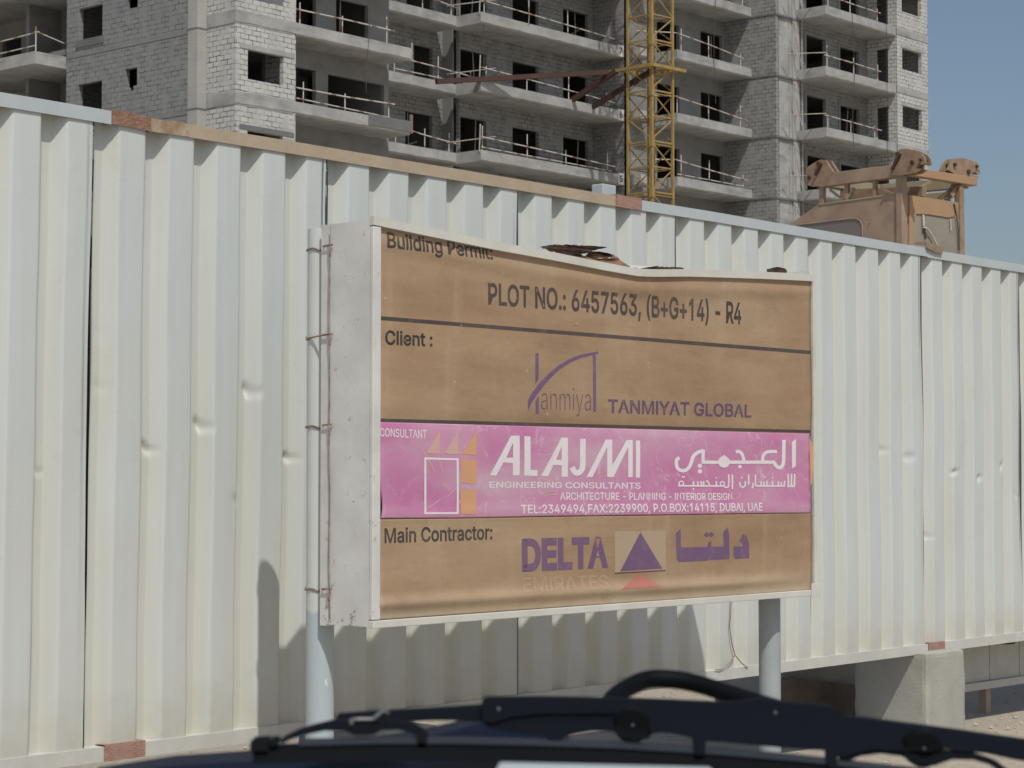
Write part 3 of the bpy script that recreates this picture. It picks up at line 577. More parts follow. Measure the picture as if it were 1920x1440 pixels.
# top sheet of the cabinet, dented
mb = MB()
for i in range(n + 1):
    x = XL + .012 + (XR - XL - .024) * i / n
    mb.v.append(Vector((x, YS + .012, trz(x) + .019))); mb.v.append(Vector((x, YS + .175, 2.022 + .008 * noise.noise(Vector((x*4, 1, 2))))))
for i in range(n): mb.f.append([2*i, 2*i+2, 2*i+3, 2*i+1]); mb.sm.append(False)
o = mb.build('top_sheet', M['white_box'], sign); m_ = o.modifiers.new('solid', 'SOLIDIFY'); m_.thickness = .003
# trims
mb = MB(); pts = TR
for (a, za), (b, zb) in zip(pts, pts[1:]):
    h = .026
    mb.add([(a,YS-.007,za),(b,YS-.007,zb),(b,YS+.009,zb),(a,YS+.009,za),(a,YS-.007,za+h),(b,YS-.007,zb+h),(b,YS+.009,zb+h),(a,YS+.009,za+h)],
           [(0,3,2,1),(4,5,6,7),(0,1,5,4),(2,3,7,6)])
mb.add([(XL,YS-.007,trz(XL)),(XL,YS+.009,trz(XL)),(XL,YS+.009,trz(XL)+.026),(XL,YS-.007,trz(XL)+.026)],[(0,1,2,3)])
mb.add([(XR,YS-.007,trz(XR)),(XR,YS+.009,trz(XR)),(XR,YS+.009,trz(XR)+.026),(XR,YS-.007,trz(XR)+.026)],[(0,1,2,3)])
tag(mb.build('trim', M['trim'], sign), 'bent top trim of the frame')
mb = MB(); mb.box(XL, XL + .034, YS - .006, YS + .009, ZB + .02, 2.010); mb.build('trim', M['white_box'], sign, bevel=.003)
mb = MB(); mb.box(XR - .014, XR + .004, YS - .006, YS + .009, ZB + .022, 2.014); mb.build('trim', M['trim'], sign, bevel=.002)
mb = MB(); mb.add([(XL,YS-.010,ZB-.004),(XR,YS-.010,ZB-.002),(XR,YS+.009,ZB-.002),(XL,YS+.009,ZB-.004),(XL,YS-.010,ZB+.018),(XR,YS-.010,ZB+.02),(XR,YS+.009,ZB+.02),(XL,YS+.009,ZB+.018)],
   [(0,3,2,1),(4,5,6,7),(0,1,5,4),(1,2,6,5),(2,3,7,6),(3,0,4,7)]); mb.build('trim', M['trim'], sign, bevel=.002)
mb = MB(); mb.box(XR - .05, XR + .008, YS - .015, YS - .011, ZB - .006, ZB + .045); mb.build('corner_plate', M['trim'], sign, bevel=.001)
# torn rusty sheet behind the top trim
def q8(x, y): return (960 + x / 6.4, 430 + y / 6.4)
def rust(poly, Y, ext=.004, mat='rust'):
    rj = random.Random(len(poly) * 31 + int(poly[0][0])); pl = []
    for i in range(len(poly)):
        (ax_, ay), (bx_, by) = poly[i], poly[(i + 1) % len(poly)]; L_ = math.hypot(bx_ - ax_, by - ay); n_ = max(1, int(L_ / 26))
        for k_ in range(n_):
            t = k_ / n_; pl.append((ax_ + (bx_ - ax_) * t + (rj.uniform(-6, 6) if k_ else 0), ay + (by - ay) * t + (rj.uniform(-7, 7) if k_ else 0)))
    mb = MB(); P = [at(*q8(*p), Y) for p in pl]
    for i, p in enumerate(P): p.y += .016 * noise.noise(Vector((p.x*20, p.z*20, 3)))
    mb.prism(P, (0, ext, 0)); return mb.build('torn_top_plate', M[mat], sign)
M['rust_dark'] = simple('dark_rust', (.055, .030, .024), (.11, .058, .042), 30, .95, .5)
rust([(330,208),(455,187),(565,180),(900,193),(1080,205),(1130,215),(1040,238),(955,262),(900,288),(830,300),(900,330),(1000,380),(640,320)], YS + .05, mat='rust_dark')
rust([(930,272),(985,262),(1180,288),(1250,308),(1265,325),(1180,330),(1130,350),(1010,345),(980,420),(880,330)], YS + .06, mat='rust_dark')
rust([(880,325),(1010,343),(1120,350),(1190,335),(1220,300),(1262,322),(1300,330),(1330,390),(1380,440),(1240,470),(1000,420)], YS + .04, mat='rust')
rust([(1350,430),(1430,452),(1480,456),(1560,470),(1640,452),(1750,440),(1830,455),(1920,450),(2060,462),(2060,560),(1400,560)], YS + .045, mat='rust_dark')
rust([(3060,478),(3110,470),(3150,458),(3210,456),(3265,470),(3300,500),(3300,560),(3060,560)], YS + .045, mat='rust_dark')
# poles
mb = MB(); mb.tube([(4.54,4.685,-.15),(4.54,4.685,1.0),(4.54,4.685,2.025)], [.044,.0425,.0425], 24); mb.build('post', M['pole'], sign)
mb = MB(); mb.tube([(6.735,4.53,-.15),(6.735,4.53,.827)], .041, 24); mb.build('post', M['post_grey'], sign)
mb = MB(); a = at(610, 800, 4.622); mb.box(XL + .001, XL + .006, YS + .178, YS + .215, ZB - .004, 2.03); mb.box(XL + .006, XL + .03, YS + .178, YS + .182, ZB - .004, 2.03)
tag(mb.build('angle_bar', M['white_box'], sign), 'worn angle bar along the back edge')
mb = MB(); pts = [at(623 + .8 * math.sin(i * 1.7), 440 + i * 60, 4.59) + Vector((-.012, 0, 0)) for i in range(13)]; mb.tube(pts, .0018, 5); tag(mb.build('wire_tie', M['wire'], sign), 'long vertical wire beside the angle bar')
for y0, s in ((466, 1), (632, .5), (800, 1), (1106, 1)):
    mb = MB(); c = (4.54, 4.685); z0 = at(590, y0, 4.66).z; pts = []
    for i in range(15):
        t = math.radians(75 + 200 * i / 14 * (s if s < 1 else 1)); r = .0455
        pts.append((c[0] + r * math.cos(t), c[1] + r * math.sin(t), z0 + .004 * math.sin(i) - .010 * (i / 14 - .5)))
    pts = pts[2:] + [(XL - .006, YS + .20, z0 + .004), (XL - .006, YS + .16, z0 + .006)]
    mb.tube(pts, .0028, 5)
    mb.tube([(XL - .005, YS + .175, z0 + .008), (XL - .012, YS + .165, z0 - .012), (XL - .006, YS + .17, z0 - .03)], .0028, 5); mb.build('wire_tie', M['wire'], sign)

# canvas banners -----------------------------------------------------
def cy(x, z):
    t = trz(x) - z
    y = YS + .005 - .009 * math.exp(-((t - .042) / .024) ** 2) * (.6 + .4 * noise.noise(Vector((x*1.5, 7, 1))))
    y -= .011 * math.exp(-((z - .892) / .020) ** 2) * min(1, max(0, (6.9 - x) / .6))
    y += .004 * noise.noise(Vector((x*1.4, z*3.2, 2))) + .0018 * noise.noise(Vector((x*.9, z*8, 6)))
    y += .003 * math.exp(-((z - 1.437) / .02) ** 2) - .002 * math.exp(-((z - 1.16) / .02) ** 2)
    return y
def banner(name, xa, xb_, za, zb_, mat, off=0.0, label=None):
    mb = MB(); nx, nz = 120, 70
    for j in range(nz + 1):
        for i in range(nx + 1):
            tz = j / nz
            zl = za(0) ; 
            tx = i / nx
            zz0, zz1 = za(tx), zb_(tx); z = zz0 + (zz1 - zz0) * tz
            x0, x1 = xa(tz), xb_(tz); x = x0 + (x1 - x0) * tx
            zt_ = min(z, trz(x) + .010)
            mb.v.append(Vector((x, cy(x, zt_) + off, zt_)))
    for j in range(nz):
        for i in range(nx):
            a = j * (nx + 1) + i; mb.f.append([a, a+1, a+nx+2, a+nx+1]); mb.sm.append(True)
    o = mb.build(name, mat, sign, recalc=False); m_ = o.modifiers.new('solid', 'SOLIDIFY'); m_.thickness = .0012; m_.offset = -1
    return tag(o, label)
wv_ = lambda s, a: (lambda t: a * noise.noise(Vector((t * 4, s, 1))))
lx_ = XP(712, YS, 800); rx_ = XP(1523.5, YS, 800)
ban_top = banner('permit_banner', lambda t: lx_ + .004 * noise.noise(Vector((t*5, 1, 1))), lambda t: rx_ + .002 * noise.noise(Vector((t*5, 9, 1))),
                 lambda t: 1.431, lambda t: 2.03, M['tan'], 0, 'tan upper banner with permit and client')
ban_mid = banner('consultant_banner', lambda t: lx_ + .004 + .012 * math.exp(-((t - .15) / .16) ** 2) - .006 * math.exp(-((t-.95)/.1)**2) + .003 * noise.noise(Vector((t*7, 3, 1))), lambda t: rx_ - .012 + .004 * noise.noise(Vector((t*8, 5, 1))),
                 lambda t: 1.146 + .003 * noise.noise(Vector((t*3, 2, 8))) - .008 * t, lambda t: 1.431 + .006 * t, M['pink'], -.0022, 'faded pink banner of the consultant')
ban_low = banner('contractor_banner', lambda t: lx_ - .008 + .010 * math.exp(-((t - .45) / .3) ** 2), lambda t: rx_ + .003 * noise.noise(Vector((t*5, 4, 1))),
                 lambda t: ZB + .02, lambda t: 1.143 - .006 * t, M['tan'], -.001, 'tan lower banner with the main contractor')
mb = MB()
orx = rx_ - .012
P = [at(x, y, YS) for x, y in ((1519,822),(1523,830),(1525,850),(1524.5,880),(1523,905),(1520,912))]
P = [Vector((p.x, cy(p.x, p.z) - .0032, p.z)) for p in P]; mb.prism(P, (0, .0006, 0)); tag(mb.build('torn_edge', M['orange_ink'], ban_mid), 'orange torn edge of the pink banner')

def onto(px, py, off): 
    p = at(px, py, YS); p.y = cy(p.x, p.z) - off
    p = at(px, py, p.y); return Vector((p.x, cy(p.x, p.z) - off, p.z))
def drape(pts, faces, off):
    """cut a flat outline into strips and lay it on the banner"""
    bm = bmesh.new(); V = [bm.verts.new((x, 0, z)) for x, z in pts]
    for f in faces:
        try: bm.faces.new([V[i] for i in f])
        except ValueError: pass
    xs = [p[0] for p in pts]; zs = [p[1] for p in pts]
    def cut(lo, hi, st, axis):
        k = math.ceil(lo / st) * st
        while k < hi:
            g_ = bm.verts[:] + bm.edges[:] + bm.faces[:]; n_ = Vector((1, 0, 0)) if axis == 0 else Vector((0, 0, 1))
            bmesh.ops.bisect_plane(bm, geom=g_, plane_co=n_ * k, plane_no=n_); k += st
    cut(min(zs), max(zs), .009, 2); cut(min(xs), max(xs), .05, 0)
    bm.verts.index_update(); mb = MB()
    mb.add([(v.co.x, cy(v.co.x, v.co.z) - off, v.co.z) for v in bm.verts], [tuple(v.index for v in f.verts) for f in bm.faces]); bm.free()
    return mb
def glyph_mesh(s, offset):
    """letter outlines (the GLYPH table) laid out in a line and filled; offset fattens or thins the strokes"""
    from mathutils.geometry import tessellate_polygon, intersect_point_tri_2d
    def area(l): return sum(l[i-1].x * l[i].y - l[i].x * l[i-1].y for i in range(len(l))) / 2
    def inside(p, l):
        r = False
        for i in range(len(l)):
            q, w_ = l[i-1], l[i]
            if (q.y > p.y) != (w_.y > p.y) and p.x < (w_.x - q.x) * (p.y - q.y) / (w_.y - q.y) + q.x: r = not r
        return r
    def grow(l, d):
        sg = 1 if area(l) > 0 else -1; out = []; n = len(l)
        for i in range(n):
            u = (l[i] - l[i-1]); v = (l[(i+1) % n] - l[i])
            if u.length < 1e-7 or v.length < 1e-7: out.append(l[i]); continue
            u.normalize(); v.normalize(); n1 = Vector((u.y, -u.x)) * sg; n2 = Vector((v.y, -v.x)) * sg
            m_ = n1 + n2; k = m_.dot(n1)
            out.append(l[i] + m_ * (d / max(k, .55)))
        return out
    vs, fs, x = [], [], 0.0
    for ch in s:
        adv, loops = GLYPH[ch]
        L = [[Vector((l[i] / 1000, l[i+1] / 1000)) for i in range(0, len(l), 2)] for l in loops]
        hole = [any(i != j and all(inside(p, L[j]) for p in L[i][::3]) for j in range(len(L))) for i in range(len(L))]
        L = [grow(l, -offset if hole[i] else offset) for i, l in enumerate(L)]
        for i, l in enumerate(L):
            if hole[i]: continue
            grp = [l] + [L[j] for j in range(len(L)) if hole[j] and all(inside(p, l) for p in L[j][::3])]
            l3 = [[Vector((p.x, p.y, 0)) for p in g_] for g_ in grp]; b0 = len(vs)
            for g_ in grp: vs += [Vector((p.x + x, p.y, 0)) for p in g_]
            fs += [tuple(b0 + k for k in t) for t in tessellate_polygon(l3)]
        x += adv / 1000
    return vs, fs
def text(s, xl, lt, lb, xr, rt, rb, mat, parent, offset=.012, off=.0005, name='lettering', ref=None):
    """words set so that capitals run from (xl, lt..lb) to (xr, rt..rb) in the photograph"""
    vs, fs = glyph_mesh(s, offset)
    hv, _ = glyph_mesh(ref or 'H', offset); cap = max(v.y for v in hv); base = min(v.y for v in hv)
    x0 = min(v.x for v in vs); x1 = max(v.x for v in vs)
    PL, PLb = at(xl, lt, YS), at(xl, lb, YS); PR, PRb = at(xr, rt, YS), at(xr, rb, YS)
    mb = MB(); out = []
    for v in vs:
        u = (v.x - x0) / (x1 - x0); t = (v.y - base) / (cap - base)
        zb = PLb.z + (PRb.z - PLb.z) * u; zt_ = PL.z + (PR.z - PL.z) * u
        x = PL.x + (PR.x - PL.x) * u; z = zb + (zt_ - zb) * t
        out.append((x, z))
    o = drape(out, fs, off).build(name, mat, parent)
    return o
def ribbon(pts, wd, conv, mat, parent, name='lettering', off=.0006, closed=False, mbx=None, build=True):
    """a stroke of width wd (in the tracing's pixels) through pts"""
    mb = mbx or MB(); P = [Vector((a, b)) for a, b in pts]; n = len(P); L = []; R_ = []
    ww = wd if isinstance(wd, (list, tuple)) else [wd] * n
    for i in range(n):
        a = P[i] - P[i-1] if (i > 0 or closed) else P[1] - P[0]
        b = P[(i+1) % n] - P[i] if (i < n-1 or closed) else P[-1] - P[-2]
        a = a.normalized(); b = b.normalized(); d = (a + b)
        d = d.normalized() if d.length > .1 else a
        nn = Vector((-d.y, d.x)); k = 1 / max(.6, abs(nn.dot(Vector((-a.y, a.x)))))
        L.append(P[i] + nn * ww[i] / 2 * k); R_.append(P[i] - nn * ww[i] / 2 * k)
    vs = [onto(*conv(*q), off) for q in L] + [onto(*conv(*q), off) for q in R_]
    m = n if closed else n - 1
    mb.add(vs, [(i, (i+1) % n, n + (i+1) % n, n + i) for i in range(m)])
    if build: return mb.build(name, mat, parent)
def fill(polys, conv, mat, parent, name='lettering', off=.0005):
    from mathutils.geometry import tessellate_polygon
    pts, fs = [], []
    for poly in polys:
        loops = poly if isinstance(poly[0][0], (tuple, list)) else [poly]
        l3 = [[Vector((a, b, 0)) for a, b in lp] for lp in loops]; flat = [v for lp in l3 for v in lp]
        b0 = len(pts); fs += [tuple(b0 + k for k in t) for t in tessellate_polygon(l3)]
        for v in flat: p = onto(*conv(v.x, v.y), off); pts.append((p.x, p.z))
    return drape(pts, fs, off).build(name, mat, parent)
def curve(pts, k=6):
    """Catmull-Rom through points"""
    P = [Vector(p) for p in pts]; out = []
    for i in range(len(P) - 1):
        a = P[max(i-1, 0)]; b = P[i]; c = P[i+1]; d = P[min(i+2, len(P)-1)]
        for j in range(k):
            t = j / k
            out.append(tuple(.5 * ((2*b) + (c - a)*t + (2*a - 5*b + 4*c - d)*t*t + (3*b - a - 3*c + d)*t**3)))
    out.append(tuple(P[-1])); return out
idn = lambda x, y: (x, y)
z4 = lambda x, y: (560 + x / 3.428, 380 + y / 3.428)
z6 = lambda x, y: (560 + x / 3.428, 760 + y / 3.428)
z7 = lambda x, y: (1040 + x / 3.5556, 780 + y / 3.5556)
zl = lambda x, y: (960 + x / 6.857, 640 + y / 6.857)
za = lambda x, y: (1240 + x / 5.143, 800 + y / 5.143)
K = M['black_ink']; PU = M['purple_ink']; PV = M['purple_deep']; WH = M['white_ink']
text('Building Permit:', 727, 434.5, 464, 926, 460, 487, K, ban_top, .017)
text('PLOT NO.: 6457563, (B+G+14) - R4', 917, 530, 571, 1392, 567, 608, K, ban_top, .019)
text('Client :', 724, 619, 646, 812, 624, 650, K, ban_top, .018)
for y0, y1, yr0, yr1 in ((592.5, 599.5, 657.5, 664), (784.5, 791, 806.5, 811.5)):
    mb = MB(); N = 60; vs = []
    for i in range(N + 1):
        t = i / N; a = at(713.5, y0, YS); b = at(1522, yr0, YS); c = at(713.5, y1, YS); d = at(1522, yr1, YS)
        for p in (a + (b - a) * t, c + (d - c) * t): vs.append(Vector((p.x, cy(p.x, p.z) - .0006, p.z)))
    mb.add(vs, [(2*i, 2*i+2, 2*i+3, 2*i+1) for i in range(N)]); mb.build('dividing_line', M['line_ink'], ban_top)
text('TANMIYAT GLOBAL', 1142, 748.5, 774, 1411, 758.5, 783, PU, ban_top, .017)
# emblem of the client: two bars under a rising arch
fill([[(302,152),(343,150),(343,490),(300,548)], [(303,770),(345,700),(345,932),(303,930)]], zl, PV, ban_top, 'emblem')
fill([[(205,895),(203,760),(235,700),(275,640),(340,555),(400,488),(500,390),(600,310),(700,248),(800,200),(900,168),(1000,147),(1110,130),(1112,158),(1040,178),(900,207),(750,272),(600,372),(500,468),(430,545),(330,680),(265,770)]], zl, PV, ban_top, 'emblem')
fill([[(1040,178),(1078,170),(1082,905),(1044,903)]], zl, PV, ban_top, 'emblem')
text('anmiya', 1016.5, 737.5, 767, 1109.5, 739.5, 769.5, PU, ban_top, -.014, ref='x')
# consultant banner
O2 = .0028
text('CONSULTANT', 712.5, 802.5, 818, 800, 806.5, 822.5, WH, ban_mid, .008, O2)

fill([[[(1228,450),(1365,195),(1420,195),(1420,450),(1377,450),(1377,372),(1316,366),(1270,452)], [(1334,336),(1378,336),(1378,240)]]], z6, WH, ban_mid, off=O2)
fill([[(1450,198),(1490,200),(1490,414),(1536,417),(1534,455),(1450,451)]], z6, WH, ban_mid, off=O2)
fill([[[(1558,454),(1690,206),(1730,208),(1730,460),(1690,458),(1690,385),(1638,383),(1602,457)], [(1655,350),(1690,350),(1690,262)]]], z6, WH, ban_mid, off=O2)
ribbon(curve([(188,152),(188,240),(187,330),(178,362),(160,378),(138,376),(115,342)], 5), 37, z7, WH, ban_mid, off=O2)
fill([[(212,407),(340,157),(384,157),(384,330),(480,160),(520,160),(520,408),(490,408),(490,205),(392,408),(350,406),(350,205),(252,408)]], z7, WH, ban_mid, off=O2)
fill([[(541,163),(569,163),(569,411),(541,411)]], z7, WH, ban_mid, off=O2)
text('ENGINEERING CONSULTANTS', 919, 903, 914.5, 1202, 905, 916.5, WH, ban_mid, .014, O2)
text('ARCHITECTURE - PLANNING - INTERIOR DESIGN', 1051, 923, 937.5, 1373.5, 924.5, 937.5, WH, ban_mid, .012, O2)
text('TEL:2349494,FAX:2239900, P.O.BOX:14115, DUBAI, UAE', 978, 946.5, 963, 1429.5, 942.5, 958, WH, ban_mid, .014, O2)
ribbon([(814,341),(1022,347),(1022,693),(814,693)], 13, z6, WH, ban_mid, 'emblem', O2, True)
fill([[(1045,345),(1143,350),(1143,506),(1045,500)], [(1045,540),(1143,545),(1143,702),(1045,700)]], z6, M['orange_ink'], ban_mid, 'emblem', O2)
fill([[(820,308),(908,162),(908,312)], [(935,310),(1026,166),(1026,316)]], z6, M['peach_ink'], ban_mid, 'emblem', O2)
fill([[(1050,314),(1143,166),(1143,320)]], z6, M['orange_ink'], ban_mid, 'emblem', O2)
# large arabic line
fill([[(1258,150),(1297,118),(1297,380),(1262,405)]], za, WH, ban_mid, off=O2)
ribbon(curve([(1182,128),(1181,240),(1178,340),(1160,385),(1130,394),(1104,372),(1088,346)], 5), 34, za, WH, ban_mid, off=O2)
ribbon([(1095,342),(800,343),(500,343),(388,342)], 32, za, WH, ban_mid, off=O2 + .0002)
ribbon(curve([(1116,242),(1050,240),(1005,252),(982,285),(976,340)], 5), 32, za, WH, ban_mid, off=O2 + .0004)
ribbon(curve([(716,243),(752,240),(776,262),(790,300),(796,340)], 5), 32, za, WH, ban_mid, off=O2 + .0004)
circ = lambda cx, cy_, r, n=18: [(cx + r * math.cos(2*math.pi*i/n), cy_ + r * math.sin(2*math.pi*i/n)) for i in range(n)]
ribbon(circ(604, 340, 36), 40, za, WH, ban_mid, off=O2 + .0006, closed=True)
fill([[(560,310),(607,272),(650,310)]], za, WH, ban_mid, off=O2 + .0008)
ribbon(curve([(402,345),(403,290),(404,222)], 3), 32, za, WH, ban_mid, off=O2 + .0004)
ribbon(curve([(404,232),(350,250),(310,285),(290,340),(272,385),(235,420),(190,422),(155,398),(145,355),(150,318),(176,300)], 4), 34, za, WH, ban_mid, off=O2 + .0005)
fill([circ(758, 385, 17)], za, WH, ban_mid, off=O2); fill([circ(372, 378, 21), circ(372, 431, 21)], za, WH, ban_mid, off=O2)
# small arabic line
mbz = MB(); W = 15
def sm(pts, w_=W): ribbon(pts, w_, za, WH, ban_mid, mbx=mbz, build=False, off=O2 + .0001 * (len(mbz.v) % 7))
sm([(1286,455),(1284,570),(1262,578),(1256,560)]); sm([(1256,455),(1254,570),(1232,578)]); sm([(1224,455),(1224,585)])
sm([(1188,522),(1186,572),(1000,573),(912,571)]); sm([(1128,525),(1128,570)]); sm([(1156,535),(1156,570)]); sm([(1072,520),(1072,570)]); sm([(1018,520),(1018,570)]); sm([(990,530),(990,570)]); sm([(962,525),(962,570)])
sm([(908,460),(908,574)]); sm([(884,540),(884,575),(872,596)]); sm([(842,460),(842,560)])
sm(curve([(810,525),(808,565),(785,584),(762,570),(756,532)], 4)); sm([(685,460),(685,600)]); sm(curve([(650,460),(650,560),(640,582),(608,585)], 4))
sm([(612,572),(440,572)]); sm(circ(588, 550, 20) + [(608, 550)], 12); sm([(530,525),(530,570)]); sm(curve([(430,525),(452,532),(465,570)], 3)); sm([(440,572),(160,570)])
sm([(408,525),(408,570)]); sm([(385,525),(385,570)]); sm([(352,530),(352,570)]); sm([(310,528),(310,570)]); sm(circ(192, 548, 22) + [(214, 548)], 13)
mbz.build('lettering', WH, ban_mid)
fill([circ(1072, 492, 8, 8), circ(1000, 488, 8, 8), circ(986, 476, 8, 8), circ(776, 492, 9, 8), circ(204, 484, 9, 8), circ(222, 484, 9, 8), circ(530, 494, 8, 8), circ(310, 600, 9, 8)], za, WH, ban_mid, off=O2)
# faint chalky scuffs
for pts in (((1020,925),(1030,921),(1040,922)), ((1020,931),(1032,927),(1042,928)), ((783,832),(797,850),(815,884)), ((822,856),(831,888))):
    ribbon(pts, 2.2, idn, M['peach_ink'], ban_mid, 'scuff', O2)
# contractor banner
text('Main Contractor:', 722.5, 990.5, 1018.5, 926, 984.5, 1011.5, K, ban_low, .017, .0016)
text('DELTA', 981, 1010, 1072.5, 1142, 1006, 1064.5, PV, ban_low, .040, .0016)
fill([[(402,770),(742,762),(742,1030),(402,1048)]], z7, M['patch'], ban_low, 'faded_square', .0014)
fill([[(572,775),(718,1017),(436,1036)]], z7, PV, ban_low, 'emblem', .0019)
fill([[(580,1046),(712,1138),(442,1158)]], z7, M['red_ink'], ban_low, 'emblem', .0016)
fill([[(402,1044),(740,1026),(740,1032),(402,1051)]], z7, M['line_ink'], ban_low, 'emblem', .0019)
fill([[(140,1025),(187,985),(190,1165),(445,1160),(457,1115),(480,1100),(484,1158),(604,1156),(597,1012),(641,975),(655,1040),(658,1275),(470,1284),(456,1276),(440,1291),(170,1305),(150,1280)],
      [(695,1155),(788,1152),(785,1122),(755,1104),(790,1032),(820,1055),(845,1122),(848,1266),(715,1276),(695,1245)],
      [(409,1042),(437,1016),(465,1042),(437,1068)], [(455,1040),(482,1014),(511,1040),(482,1066)]], za, PV, ban_low, off=.0017)
text('EMIRATES', 981, 1083, 1110.5, 1142, 1078, 1104, M['ghost_ink'], ban_low, .012, .0016)
ribbon([(820,1104),(880,1104),(905,1090)], 6, z7, M['ghost_ink'], ban_low, off=.0017); ribbon([(1025,1090),(1135,1086),(1150,1092)], 6, z7, M['ghost_ink'], ban_low, off=.0017); ribbon([(1180,1085),(1262,1080)], 6, z7, M['ghost_ink'], ban_low, off=.0017)
# a few paint flecks
fill([circ(1081, 607, 3.2, 7), circ(865, 610, 1.5, 6)], idn, M['ghost_ink'], ban_top, 'fleck', .0012)
# ------------------------------------------------------------------ apartment block under construction
def wall(mb, axis, c, u0, u1, z0, z1, th, holes=(), rag=0.0):
    us = sorted({u0, u1} | {h[0] for h in holes} | {h[1] for h in holes}); us = [u for u in us if u0 <= u <= u1]
    zs = sorted({z0, z1} | {h[2] for h in holes} | {h[3] for h in holes}); zs = [z for z in zs if z0 <= z <= z1]
    def P(u, d, z): return (u, c + d, z) if axis == 'X' else (c + d, u, z)
    solid = {}
    for i in range(len(us)-1):
        for j in range(len(zs)-1):
            um, zm = (us[i]+us[i+1])/2, (zs[j]+zs[j+1])/2
            solid[i, j] = not any(h[0] < um < h[1] and h[2] < zm < h[3] for h in holes)
    for (i, j), s in solid.items():
        if not s: continue
        a, b, lo, hi = us[i], us[i+1], zs[j], zs[j+1]
        mb.add([P(a,0,lo),P(b,0,lo),P(b,0,hi),P(a,0,hi)], [(0,1,2,3)])
        mb.add([P(a,th,lo),P(b,th,lo),P(b,th,hi),P(a,th,hi)], [(3,2,1,0)])
        if not solid.get((i-1,j)): mb.add([P(a,0,lo),P(a,0,hi),P(a,th,hi),P(a,th,lo)], [(0,1,2,3)])
        if not solid.get((i+1,j)): mb.add([P(b,0,lo),P(b,th,lo),P(b,th,hi),P(b,0,hi)], [(0,1,2,3)])
        if not solid.get((i,j-1)): mb.add([P(a,0,lo),P(a,th,lo),P(b,th,lo),P(b,0,lo)], [(0,1,2,3)])
        if not solid.get((i,j+1)): mb.add([P(a,0,hi),P(b,0,hi),P(b,th,hi),P(a,th,hi)], [(0,1,2,3)])
LV = {n: 16.55 + 3.2 * (n - 5) for n in range(1, 12)}; FL = [3, 4, 5, 6, 7, 8, 9]
TOP = LV[10]
bld = thing('apartment_building', (80, 66, 0), 'grey concrete and block apartment building under construction behind the fence', 'building')
yB = 62.1
X1 = XP(441, yB); X2 = XP(555, yB); X3 = XP(770, yB)
ysd = YP(388, X1, 120); XC = XP(370, ysd, 120); yC2 = YP(352, XC, 120)
yLg = YP(124, XC, 60)                                     # where the loggia of the left side begins
# left side wall of grey block
mb = MB(); holes = []
for n in FL + [10]:
    L = LV[n]
    holes += [(YP(191, XC, 50), YP(147, XC, 50), L - .05, L + 1.28), (YP(256, XC, 140), YP(234, XC, 140), L + .80, L + 1.55)]
    if n % 2: holes.append((YP(249, XC, 150), YP(237, XC, 150), L + .62, L + .80))
wall(mb, 'Y', XC + .03, yC2, yLg, 0, TOP, .22, holes); wall(mb, 'X', yLg - .22, XC + .25, XC + 2.2, 0, TOP, .21)
mb.build('wall', M['grey_block'], bld)
mb = MB(); holes = []
for n in FL + [10]: holes += [(YP(108, XC + 2.0, 50), YP(82, XC + 2.0, 50), LV[n] - .6, LV[n] + 1.35), (YP(40, XC + 2.0, 50), YP(5, XC + 2.0, 50), LV[n] - .6, LV[n] + 1.35)]
wall(mb, 'Y', XC + 2.0, yLg, yLg + 14, 0, TOP, .22, holes); mb.build('wall', M['plaster'], bld)
for n in FL + [10]:                                        # beam lines and window sills on the left side
    L = LV[n]; mb = MB()
    mb.box(XC + .012, XC + .028, yC2 + .02, yLg - .02, L - .74, L - .56); mb.build('floor_edge', M['plaster'], bld)
    mb = MB(); mb.box(XC - .02, XC + .027, YP(194, XC, 50), YP(143, XC, 50), L - .36, L - .06); mb.build('window_sill', M['dark_panel'], bld)
    mb = MB(); mb.box(XC - 1.55, XC + 2.0, yLg + .05, yLg + 13, L - 1.13, L - .62); s_ = mb.build('balcony', M['slab'], bld)
    if n in (5, 6, 7):
        mb = MB(); zb = L - .62
        for y_ in (yLg + .12, yLg + 3, yLg + 6): mb.tube([(XC - 1.45, y_, zb), (XC - 1.45, y_, zb + 1.05)], .030, 6)
        mb.tube([(XC - 1.5, yLg + 7.5, zb + .62), (XC - 1.45, yLg - .1, zb + .80)], .028, 6); mb.tube([(XC - 1.5, yLg + .12, zb + .85), (XC + .0, yLg + .1, zb + .56)], .028, 6)
        mb.tube([(XC - 1.45, yLg + 6, zb + .2), (XC - 1.45, yLg + .1, zb + .26)], .026, 6); mb.build('railing', M['striped'], s_)
# corner column
mb = MB(); mb.box(XC, X1 - .003, ysd + .01, yC2, 0, TOP); mb.build('column', M['column'], bld)
for n in FL + [10]:
    mb = MB(); mb.box(XC - .012, X1 - .012, ysd - .004, yC2 + .02, LV[n] - .60, LV[n] - .54); mb.build('floor_edge', M['dark_panel'], bld)
# front-left bay in white block
mb = MB(); holes = []
xa, xb2 = XP(465, yB, 120), XP(531.5, yB, 120)
for n in FL + [10]: holes.append((xa, xb2, LV[n] + .55, LV[n] + 1.73))
wall(mb, 'X', yB + .015, X1 + .01, X2 - .01, 0, TOP, .2, holes); wall(mb, 'Y', X1 + .01, yB + .216, ysd + 1.0, 0, TOP, .2)
wall(mb, 'Y', X2 - .21, yB + .216, 63.7, 0, TOP, .2); mb.build('wall', M['white_block'], bld)
for n in FL + [10]:
    mb = MB(); mb.box(XP(450, yB, 90), XP(552, yB, 90), yB - .005, yB + .02, LV[n] + 1.735, LV[n] + 1.93); mb.build('lintel', M['dark_panel'] if n in (4, 6) else M['slab'], bld)
mb = MB(); mb.box(xa, xb2, yB + .06, yB + .12, LV[6] + .5, LV[6] + .98); mb.build('infill_panel', M['dark_panel'], bld)

